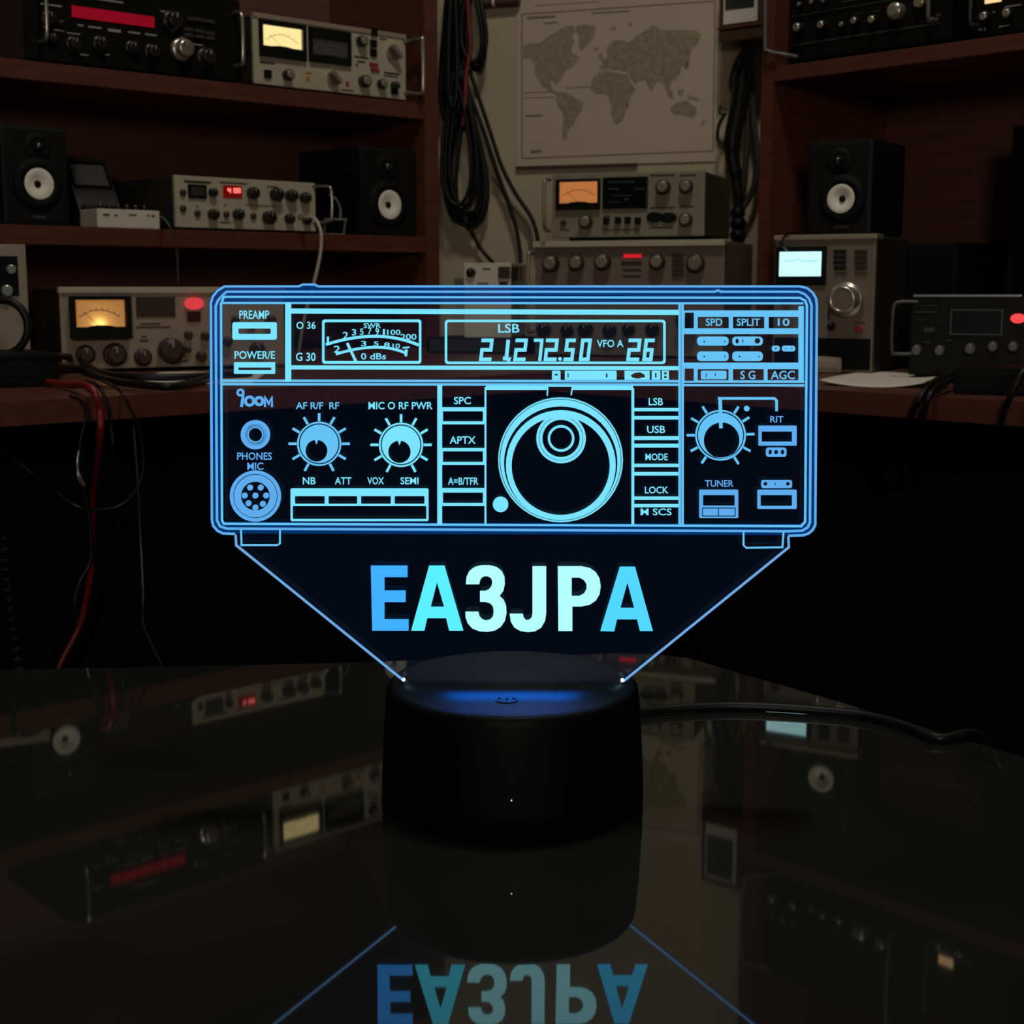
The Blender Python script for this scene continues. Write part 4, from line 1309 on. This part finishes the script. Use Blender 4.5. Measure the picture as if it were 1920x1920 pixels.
tb = MB()
pb = on_z(950, 1312, TABLE + BH) - LO
for a0_, a1_ in ((130, 410),):
    pts = [(pb.x + 0.0036 * math.cos(math.radians(a0_ + (a1_ - a0_) * i / 20)), pb.y + 0.0036 * math.sin(math.radians(a0_ + (a1_ - a0_) * i / 20)), BH - 0.0002) for i in range(21)]
    tb.tube(pts, 0.0004, 6)
tb.tube([(pb.x, pb.y + 0.001, BH - 0.0002), (pb.x, pb.y + 0.0042, BH - 0.0002)], 0.0004, 6)
tb.build('touch_button', M['matt'], base)
MB().lathe([(0.0006, 0.0), (0.0006, -0.0008), (0.0003, -0.001)], (at(959, 1500, LY - rb).x - LO.x, -rb + 0.0005, max(0.006, at(959, 1500, LY - rb).z - LO.z)), 'y', 12).build('indicator', M['chrome'], base)


def ax(x, y):
    """acrylic sheet coordinates (lamp-local x, z) of a picture point"""
    p = at(x, y, PY) - LO
    return p.x, p.z


fy = PY - LO.y                   # local y of the sheet's front face
outl = [(421, 535), (1502, 535), (1514, 538), (1525, 547), (1532, 558), (1534, 570), (1531, 985), (1527, 995), (1518, 1002), (1508, 1006), (1480, 1007), (1481, 1028),
        (1168, 1279), (1160, 1284), (768, 1284), (758, 1279), (440, 1024), (438, 1003), (418, 1003), (406, 998), (398, 988), (395, 976), (392, 566), (396, 553), (406, 542)]
sheet_o = MB().prism([ax(*p) for p in outl], (), fy, fy + 0.004).build('acrylic_panel', M['acrylic'], lamp)


class Eng:
    """engraved strokes on the sheet's front face, in picture coordinates"""

    def __init__(s, name, m, lift=0.0, label=None):
        s.name, s.m, s.mb, s.l, s.label = name, m, MB(), lift, label

    def poly(s, outer, holes=()):
        s.mb.prism([ax(*p) for p in outer], [[ax(*p) for p in h] for h in holes], fy - 0.0003 - s.l, fy + 0.0001)
        return s

    def bar(s, x0, y0, x1, y1, skew=0.0):
        return s.poly([(x0, y0), (x1, y0 + skew), (x1, y1 + skew), (x0, y1)])

    def box(s, x0, y0, x1, y1, holes=(), r=0.0):
        q = rr(x0, y0, x1, y1, r)
        return s.poly(q, [rr(*h, r * 0.6) if len(h) == 4 else h for h in holes])

    def line(s, pts, w, closed=False):
        n = len(pts)
        L, R = [], []
        for i, p in enumerate(pts):
            a = pts[(i - 1) % n] if (closed or i > 0) else p
            b = pts[(i + 1) % n] if (closed or i < n - 1) else p
            d1 = Vector((p[0] - a[0], p[1] - a[1]))
            d2 = Vector((b[0] - p[0], b[1] - p[1]))
            d1 = d1.normalized() if d1.length > 1e-6 else d2.normalized()
            d2 = d2.normalized() if d2.length > 1e-6 else d1
            t = (d1 + d2).normalized()
            nn = Vector((-t.y, t.x))
            c = max(0.5, nn.dot(Vector((-d1.y, d1.x))))
            L.append((p[0] + nn.x * w / 2 / c, p[1] + nn.y * w / 2 / c))
            R.append((p[0] - nn.x * w / 2 / c, p[1] - nn.y * w / 2 / c))
        if closed:
            return s.poly(L, [R]) if abs(area(L)) > abs(area(R)) else s.poly(R, [L])
        return s.poly(L + R[::-1])

    def ring(s, cx, cy, r0, r1):
        o, i = ring(cx, cy, r0, r1)
        return s.poly(o, [i])

    def disc(s, cx, cy, r):
        return s.poly(ring(cx, cy, r, r)[0])

    def cres(s, cx, cy, r, hx, hy, hr):
        return s.poly(ring(cx, cy, r, r)[0], [ring(hx, hy, hr, hr)[0]])

    def text(s, t, x0, y0, x1, y1, bold=0.015, mirror=False):
        cu = bpy.data.curves.new('lettering', 'FONT')
        cu.body = t
        cu.offset = bold
        cu.resolution_u = 3
        ob = bpy.data.objects.new('lettering', cu)
        COL.objects.link(ob)
        dg = bpy.context.evaluated_depsgraph_get()
        ev = ob.evaluated_get(dg)
        me = ev.to_mesh()
        vs = [v.co.copy() for v in me.vertices]
        fs = [tuple(p.vertices) for p in me.polygons]
        ev.to_mesh_clear()
        bpy.data.objects.remove(ob)
        bpy.data.curves.remove(cu)
        xa, xb = min(v.x for v in vs), max(v.x for v in vs)
        ya, yb_ = min(v.y for v in vs), max(v.y for v in vs)
        out = []
        for v in vs:
            fx = (v.x - xa) / (xb - xa)
            if mirror:
                fx = 1 - fx
            q = ax(x0 + (x1 - x0) * fx, y1 + (y0 - y1) * (v.y - ya) / (yb_ - ya))
            out.append(Vector((q[0], fy - 0.0003 - s.l, q[1])))
        s.mb.add(out, fs)
        return s

    def done(s):
        o = s.mb.build(s.name, M[s.m], sheet_o)
        if s.label:
            o['label'] = s.label
        return o


def area(p):
    return sum(p[i][0] * p[(i + 1) % len(p)][1] - p[(i + 1) % len(p)][0] * p[i][1] for i in range(len(p))) / 2


def rr(x0, y0, x1, y1, r=0.0, n=5):
    if r <= 0:
        return [(x0, y0), (x1, y0), (x1, y1), (x0, y1)]
    out = []
    for cx, cy, a in ((x1 - r, y0 + r, -90), (x1 - r, y1 - r, 0), (x0 + r, y1 - r, 90), (x0 + r, y0 + r, 180)):
        for i in range(n + 1):
            t = math.radians(a + 90 * i / n)
            out.append((cx + r * math.cos(t), cy + r * math.sin(t)))
    return out


# glowing cut edge of the sheet
E = Eng('lit_edge', 'e_edge')
E.line([(442, 1003), (443, 1022), (757, 1276)], 4.2)
E.done()
E = Eng('lit_edge', 'e_edge')
E.line([(1478, 1006), (1479, 1026), (1169, 1277)], 4.2)
E.done()
E = Eng('led_spot', 'e_spot', 0.0002, 'bright light point at the slot end')
E.disc(757, 1274, 3)
E.done()
E = Eng('led_spot', 'e_spot', 0.0002, 'bright light point at the slot end')
E.disc(1167, 1275, 3.3)
E.done()
# outline frame
E = Eng('outline_frame', 'e_blue')
E.line([(421, 537), (560, 537), (568, 533.5), (590, 533.5), (597, 537), (1500, 537), (1513, 540), (1524, 549), (1530, 560), (1531.5, 572), (1528.5, 984), (1524, 993), (1516, 1000), (1506, 1003.5), (1478, 1004.5)], 4.2)
E.line([(441, 1001), (418, 1000), (408, 995), (400, 986), (397.5, 975), (395.5, 568), (399, 556), (408, 545), (421, 537)], 4.2)
E.line([(425, 547), (1340, 547), (1346, 544.5), (1352, 547), (1497, 547), (1508, 551), (1517, 560), (1521.5, 572), (1518.5, 980), (1514, 989), (1504, 995), (1480, 996), (425, 991), (413, 987), (407, 976), (404.5, 574), (409, 563), (418, 553)], 4.4, True)
E.done()
E = Eng('outline_frame', 'e_mid', 0.00002)
E.line([(420, 556.5), (1500, 558.5), (1510, 564), (1513, 574), (1509.5, 978), (1502, 986.5), (420, 982), (416.5, 976), (414.5, 570)], 4.0, True)
E.bar(416, 566, 1506, 570, 0.8)
E.bar(416, 711.5, 1272, 716, 1)
E.bar(416, 718, 1272, 722.5, 1)
E.bar(1282, 714, 1508, 717.5, .5)
E.bar(1282, 720, 1508, 724, .5)
E.line([(452, 992), (453, 1022), (520, 1022), (525, 1019), (525, 993)], 3.2)
E.line([(1394, 997), (1394, 1022), (1399, 1027), (1467, 1026), (1469, 997)], 3.2)
E.done()
# dim light held in the sheet between the outline grooves
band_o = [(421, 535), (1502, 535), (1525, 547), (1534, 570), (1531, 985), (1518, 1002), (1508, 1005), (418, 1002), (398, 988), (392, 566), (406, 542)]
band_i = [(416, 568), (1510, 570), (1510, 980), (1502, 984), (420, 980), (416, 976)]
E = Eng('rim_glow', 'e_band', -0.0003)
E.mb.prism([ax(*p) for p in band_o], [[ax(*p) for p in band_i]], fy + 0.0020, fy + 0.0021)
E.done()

# upper strip, left
E = Eng('meter_section', 'e_cyan', 0.00004)
E.bar(535, 568, 546, 716)
E.bar(546, 578.5, 1272, 588, 2.5)
E.bar(546, 685, 1272, 692.5, 1.5)
E.text('PREAMP', 449, 582, 505, 598, 0.015)
E.box(436, 604, 519, 637, [(447, 616, 508, 626)], 4)
E.text('POWER/E', 440, 658, 516, 673, 0.015)
E.box(439, 679, 516, 701, [(447, 689, 509, 694)], 1)
E.text('O 36', 556, 603, 592, 617, 0.015)
E.text('G 30', 555, 661, 592, 677, 0.015)
E.done()
E = Eng('meter_scale', 'e_cyan', 0.00006)
E.box(604, 599, 790, 682, [(608.5, 604, 785.5, 677)], 5)


def arc3(a, b, c, n=18):
    return [((1 - t) ** 2 * a[0] + 2 * t * (1 - t) * (2 * b[0] - (a[0] + c[0]) / 2) + t * t * c[0],
             (1 - t) ** 2 * a[1] + 2 * t * (1 - t) * (2 * b[1] - (a[1] + c[1]) / 2) + t * t * c[1]) for t in [i / n for i in range(n + 1)]]


E.line(arc3((611, 646), (704, 630.5), (785, 647)), 5.5)
E.line(arc3((630, 664), (704, 651), (763, 663)), 5)
E.line([(651, 643), (667.5, 678)], 5)
E.line([(615, 631), (615, 645)], 4)
for s_, x0, y0, x1, y1 in (('2', 643, 622, 653, 635), ('3', 660, 617, 668, 629), ('5', 675, 616, 682, 628), ('7', 690, 614, 697, 627), ('SWR', 682, 606, 714, 615), ('9', 704, 615, 711, 628), ('1', 718, 617, 722, 628), ('100', 726, 618, 751, 628),
                           ('200', 751, 626, 781, 637), ('2', 626, 648, 638, 661), ('3', 677, 639, 687, 649), ('5', 701, 640, 710, 648), ('8', 720, 642, 731, 651), ('10', 736, 644, 750, 653), ('0 dBs', 677, 662, 724, 674)):
    E.text(s_, x0, y0, x1, y1, 0.015)
E.line([(755, 652), (768, 651)], 3)
E.line([(762, 655), (761, 668)], 5)
E.done()

# frequency display
E = Eng('frequency_display', 'e_cyan', 0.00006)
E.box(834, 599.5, 1248, 682.5, [(838.5, 604, 1243.5, 678)], 6)
E.text('LSB', 934, 607, 974, 624, 0.015)
E.text('VFO A', 1119, 637, 1169, 651, 0.015)


def digit(ch, x0, x1, y0=635, y1=677, t=6.4, sl=5):
    w, h = x1 - x0 - sl, y1 - y0
    for (u0, u1, v0, v1) in seg_boxes(ch, 0, 0, w, h, t):
        sk = lambda v: sl * v / h
        g = -0.2
        E.poly([(x0 + u0 + sk(v0), y1 - v0 - g), (x0 + u1 + sk(v0), y1 - v0 - g), (x0 + u1 + sk(v1), y1 - v1 + g), (x0 + u0 + sk(v1), y1 - v1 + g)])


for ch, x0, x1 in (('2', 898, 926), ('2', 962, 990), ('2', 1019, 1048), ('5', 1056, 1080), ('0', 1085, 1110), ('2', 1174, 1203), ('6', 1204, 1228)):
    digit(ch, x0, x1)
E.line([(953, 637), (949, 676)], 7)
E.line([(943, 672), (950, 672)], 7)
E.poly([(954, 670), (959, 670), (956, 678), (951, 678)])
E.line([(1001, 638), (1016, 638), (1012, 677)], 6)
E.disc(1050, 673, 3.5)
E.box(1035, 695, 1051, 713, [(1040, 701, 1046, 704)], 2)
E.box(1059, 695, 1156, 712, [(1064, 699, 1066, 708), (1136, 700, 1139, 708)], 2)
E.poly([(1171, 695), (1218, 695), (1218, 712), (1171, 712)], [[(1182, 704), (1190, 699), (1200, 698), (1208, 702), (1210, 707), (1196, 710), (1186, 708)]])
E.box(1222, 695, 1238, 712, [(1228, 699, 1231, 708)])
E.box(1241, 695, 1254, 712, [(1245, 698, 1250, 702), (1245, 705, 1250, 709)])
E.done()

# upper strip, right: key block
E = Eng('key_block', 'e_mid', 0.00005)
E.bar(1272, 568, 1276.5, 986)
E.bar(1277.5, 568, 1282, 986)
E.box(1282, 582, 1507, 626.5, [(1283.5, 586, 1301, 615.5), (1308, 594, 1366.5, 615.5), (1374, 594, 1433, 615.5), (1441, 594, 1497, 615.5)])
E.text('SPD', 1323, 597, 1354, 611, 0.015)
E.text('SPLIT', 1381, 597, 1425, 611, 0.015)
E.text('10', 1458, 597, 1480, 611, 0.015)
for (x0, y0, x1, y1) in ((1307, 631, 1366, 648), (1307, 659, 1366, 677), (1373, 659, 1430, 677)):
    E.box(x0, y0, x1, y1, [(x0 + 11, y0 + 7, x0 + 16, y0 + 12), (x1 - 9, y0 + 7, x1 - 5, y0 + 12)], 7)
E.box(1373, 631, 1430, 648, [(1379, 634.5, 1385, 644.5), (1415, 634, 1425, 644), (1391, 635, 1394, 643)], 7)
E.box(1447, 648, 1462, 659, [(1452, 652, 1457, 655)], 5)
E.box(1466, 648, 1491, 659, [(1472, 651, 1474, 657), (1482, 652, 1486, 655)], 5)
E.box(1282, 680, 1507, 716, [(1283.5, 691, 1301, 714), (1308, 692, 1366, 713), (1374, 692, 1432, 713), (1439, 692, 1497, 713)])
E.bar(1497, 574, 1507, 714)
E.box(1314, 695, 1362, 711, [(1323, 699, 1325, 708), (1340, 699, 1342, 706)], 3)
E.text('S G', 1388, 695, 1416, 711, 0.015)
E.text('AGC', 1445, 695, 1490, 711, 0.015)
E.done()

# lower left: jacks and knobs
E = Eng('jack_section', 'e_blue', 0.00005)
E.ring(451, 736, 3.2, 7.5)
E.line([(456, 740), (453, 763)], 5)
E.ring(468, 752, 5, 10.5)
E.ring(486, 752, 4, 9.5)
E.line([(497, 763), (497, 745), (504, 757), (510, 745), (510, 763)], 4)
E.ring(479, 815, 20, 27.5)
E.ring(479, 815, 17, 19)
E.ring(479, 815, 12.5, 15.5)
E.text('PHONES', 445, 848, 510, 862, 0.015)
E.text('MIC', 464, 867, 494, 881, 0.015)
E.ring(479, 930, 41.5, 48)
E.ring(479, 930, 27, 40)
for x, y in ((469, 914), (489, 914), (459, 929), (479, 929), (499, 929), (466, 943.5), (493, 944.5), (479, 951.5)):
    E.disc(x, y, 5.5)
E.done()


def big_knob(name, cx, cy, r, hx, hy, hr, m, ticks, pointer=True):
    E = Eng(name, m, 0.00005)
    E.ring(cx, cy, r - 3.2, r)
    E.cres(cx, cy, r - 5.5, hx, hy, hr)
    for a in ticks:
        t = math.radians(a)
        sx, sy = math.sin(t), -math.cos(t)
        E.line([(cx + sx * (r + 1), cy + sy * (r + 1)), (cx + sx * (r + 16), cy + sy * (r + 16))], 4.6)
    if pointer:
        E.poly([(hx - 3.5, hy - hr - 1), (hx + 3.5, hy - hr - 1), (hx, hy - hr + 9)])
    return E


T11 = [0, 30, -30, 60, -60, 90, -90, 120, -120, 152, -152]
E = big_knob('volume_knob', 598.5, 832, 41.5, 593.5, 845, 20.5, 'e_mid', T11)
E.text('AF R/F  RF', 555, 754, 636, 767, 0.015)
E.done()
E = big_knob('power_knob', 752, 834, 41.5, 749, 847, 21, 'e_cyan', T11)
E.text('MIC O RF PWR', 691, 753.5, 811, 767.5, 0.015)
E.done()
E = Eng('button_bar', 'e_cyan', 0.00005)
E.text('NB', 568, 894.5, 592, 908, 0.015)
E.text('ATT', 628, 894.5, 659, 908, 0.015)
E.text('VOX', 689, 894.5, 720, 908, 0.015)
E.text('SEMI', 751, 894.5, 785, 908, 0.015)
E.box(545, 915.5, 803.5, 977, [(553, 930, 609, 944.5), (616, 930, 670, 944.5), (677, 930, 733, 944.5), (740, 930, 796, 944.5), (549, 948.5, 799.5, 973)], 3)
E.done()
# button columns
E = Eng('button_column', 'e_cyan', 0.00005)
E.bar(820, 722, 829, 983)
E.bar(908.5, 726, 912, 983)
for y0, y1 in ((763.5, 771), (790, 795.5), (840, 846), (866, 871.5), (915, 923.5), (943, 948.5)):
    E.bar(828, y0, 909, y1)
for y0, y1 in ((770, 791), (845, 867), (922, 944)):
    E.bar(828, y0, 830.5, y1)
    E.bar(905.5, y0, 909, y1)
E.text('SPC', 851, 744, 883, 758, 0.015)
E.text('APTX', 843, 818, 892, 832, 0.015)
E.text('A=B/TFR', 840, 895, 897, 909, 0.015)
E.done()
E = Eng('button_column', 'e_cyan', 0.00005)
E.bar(1184, 728, 1189, 984)
for y0, y1 in ((765, 771), (780, 786.5), (818, 825), (832, 839), (869.5, 875.5), (885, 891.5), (931, 937), (945, 951)):
    E.bar(1188, y0, 1273, y1)
E.text('LSB', 1216, 746, 1243, 760, 0.015)
E.text('USB', 1213, 798, 1247, 812, 0.015)
E.text('MODE', 1210, 850, 1252, 863, 0.015)
E.text('LOCK', 1209, 912, 1253, 925, 0.015)
E.text('M SCS', 1201, 953, 1259, 966, 0.015)
E.done()
# tuning dial
E = Eng('tuning_dial', 'e_cyan', 0.00005)
E.bar(911, 723, 1027, 731)
E.bar(1073, 723, 1187, 731)
E.line([(1027, 726), (1026, 742)], 2.5)
E.line([(1073, 726), (1071, 741)], 2.5)
E.bar(1025, 722, 1075, 725)
E.ring(1051, 862, 114.3, 117)
E.cres(1051, 862, 113, 1051.4, 868.2, 106.4)
E.cres(1051.5, 872, 103, 1051.3, 873.5, 92)
E.ring(1052, 822, 41.5, 46.5)
E.ring(1052, 822, 35, 40.5)
E.ring(1052, 822, 20.5, 25)
E.disc(938.6, 945.6, 14.5)
E.poly([(1025, 781), (1040, 778), (1065, 778), (1079, 781), (1068, 787), (1036, 787)])
E.done()
# lower right section
E = big_knob('clarifier_knob', 1351, 816, 47.5, 1353, 825.5, 33.5, 'e_mid', [32, -32, 58, -60, 88, -90, 118, -118, 148, -146], False)
E.line([(1350, 745), (1351.7, 803)], 6.5)
E.line([(1346, 747), (1452, 747), (1456, 751), (1456, 771)], 4.8)
E.disc(1400, 766, 5.2)
E.done()
E = Eng('switch_section', 'e_blue', 0.00005)
E.text('RIT', 1444, 780, 1468.5, 792, 0.015)
E.box(1422, 798, 1493.5, 835.5, [(1428, 809, 1485, 828)], 1)
E.box(1436, 839, 1474.5, 856.5, [(1441, 843, 1447, 852), ring(1455, 847.5, 4, 4)[0], (1464, 843, 1470, 852)], 5)
E.text('TUNER', 1321.5, 900, 1375, 912.5, 0.015)
E.box(1311, 918, 1384, 971, [(1318, 928, 1377.5, 948), (1316, 951.5, 1379.5, 968.5)], 2)
E.box(1318, 953.5, 1346, 966.5)
E.box(1348, 953.5, 1377.5, 966.5)
E.box(1427, 900, 1485, 915, [ring(1435, 907, 3.6, 3.6)[0], ring(1477, 907, 3.6, 3.6)[0], (1452, 903, 1454, 911)], 4)
E.box(1420, 918, 1493.5, 954, [(1426, 928, 1485, 948.5)], 2)
E.done()

# callsign
zz = lambda L: [(660 + a / 3.2, 1000 + b / 3.2) for a, b in L]
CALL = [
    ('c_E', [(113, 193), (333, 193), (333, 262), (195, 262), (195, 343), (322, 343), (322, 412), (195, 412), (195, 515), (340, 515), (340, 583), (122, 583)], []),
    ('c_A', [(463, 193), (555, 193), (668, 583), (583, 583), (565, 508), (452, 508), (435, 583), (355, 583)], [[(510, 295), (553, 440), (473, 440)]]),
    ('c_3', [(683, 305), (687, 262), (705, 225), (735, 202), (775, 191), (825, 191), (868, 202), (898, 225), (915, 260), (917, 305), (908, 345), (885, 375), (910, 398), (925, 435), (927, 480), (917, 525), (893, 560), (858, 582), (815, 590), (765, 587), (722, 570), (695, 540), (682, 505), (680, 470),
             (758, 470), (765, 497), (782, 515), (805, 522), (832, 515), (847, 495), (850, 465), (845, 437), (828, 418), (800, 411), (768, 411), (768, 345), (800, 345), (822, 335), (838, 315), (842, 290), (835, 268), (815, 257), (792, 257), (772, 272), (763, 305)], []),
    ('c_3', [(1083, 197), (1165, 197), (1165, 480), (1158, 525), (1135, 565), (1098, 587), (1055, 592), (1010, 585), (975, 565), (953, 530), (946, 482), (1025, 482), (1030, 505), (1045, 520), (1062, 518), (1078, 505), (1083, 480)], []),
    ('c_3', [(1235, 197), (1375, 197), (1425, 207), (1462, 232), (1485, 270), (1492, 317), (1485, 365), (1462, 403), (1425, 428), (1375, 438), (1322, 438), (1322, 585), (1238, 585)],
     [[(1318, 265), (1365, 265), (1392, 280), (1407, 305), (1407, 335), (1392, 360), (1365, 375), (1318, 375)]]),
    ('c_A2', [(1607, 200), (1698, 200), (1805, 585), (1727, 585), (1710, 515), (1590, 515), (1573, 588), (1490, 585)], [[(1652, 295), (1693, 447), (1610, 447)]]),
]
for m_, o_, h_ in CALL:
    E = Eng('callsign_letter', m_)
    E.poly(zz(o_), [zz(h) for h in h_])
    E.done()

# lead of the lamp lying on the table
tz = lambda x, y: on_z(x, y, TABLE + 0.0022)
cp = [Vector((LO.x + 0.006, LY + 0.0505, TABLE + 0.006)), Vector((LO.x + 0.014, LY + 0.072, TABLE + 0.0024))] + [tz(*p) for p in ((1130, 1350), (1210, 1334), (1290, 1327), (1380, 1324), (1480, 1328), (1580, 1336), (1640, 1345), (1700, 1362), (1760, 1384))]
cp += [on_z(1800, 1394, TABLE) + Vector((0.012, 0.010, 0.0)), on_z(1815, 1397, TABLE) + Vector((0.022, 0.022, -0.03)), on_z(1820, 1400, TABLE) + Vector((0.026, 0.026, -0.10))]
cable('power_lead', cp, 0.0021, M['rubber'], 'black power lead running from behind the lamp base over the table edge', sub=8)

# ================================================================ lighting
w = bpy.data.worlds.new('night')
w.use_nodes = True
w.node_tree.nodes['Background'].inputs[0].default_value = (1.0, 0.9, 0.78, 1)
w.node_tree.nodes['Background'].inputs[1].default_value = 0.004
scene.world = w


def area_light(name, loc, target, size, power, col):
    l = bpy.data.lights.new(name, 'AREA')
    l.shape = 'DISK'
    l.size = size
    l.energy = power
    l.color = col
    o = bpy.data.objects.new(name, l)
    COL.objects.link(o)
    o.location = loc
    d = Vector(target) - Vector(loc)
    o.rotation_euler = d.to_track_quat('-Z', 'Y').to_euler()
    return o


area_light('ceiling_lamp', (0.12, 0.75, 2.4), (0.1, 1.3, 0.8), 0.22, 7.0, (1.0, 0.99, 0.88))
area_light('fill_light', (0.0, -1.15, 1.22), (0.0, 1.6, 1.0), 0.3, 6.0, (1.0, 0.93, 0.82))  # unseen fill added behind the camera to lighten shelf fronts and back panels
l = area_light('slot_leds', (LO.x, PY - 0.0006, TABLE + BH + 0.0115), (LO.x, PY - 0.042, TABLE + BH + 0.001), 0.054, 0.018, (0.0, 0.17, 1.0))
l.data.shape = 'RECTANGLE'
l.data.size_y = 0.007
l.data.spread = math.radians(75)
bulb_light(bulb, 0.0035, (1.0, 0.75, 0.35))

# --------------------------------------------------------------- rendering
scene.view_settings.view_transform = 'Standard'
scene.view_settings.look = 'None'
scene.view_settings.exposure = 0
scene.view_settings.gamma = 1
scene.view_settings.use_curve_mapping = False
scene.cycles.use_denoising = True
scene.cycles.max_bounces = 8
scene.cycles.transparent_max_bounces = 24
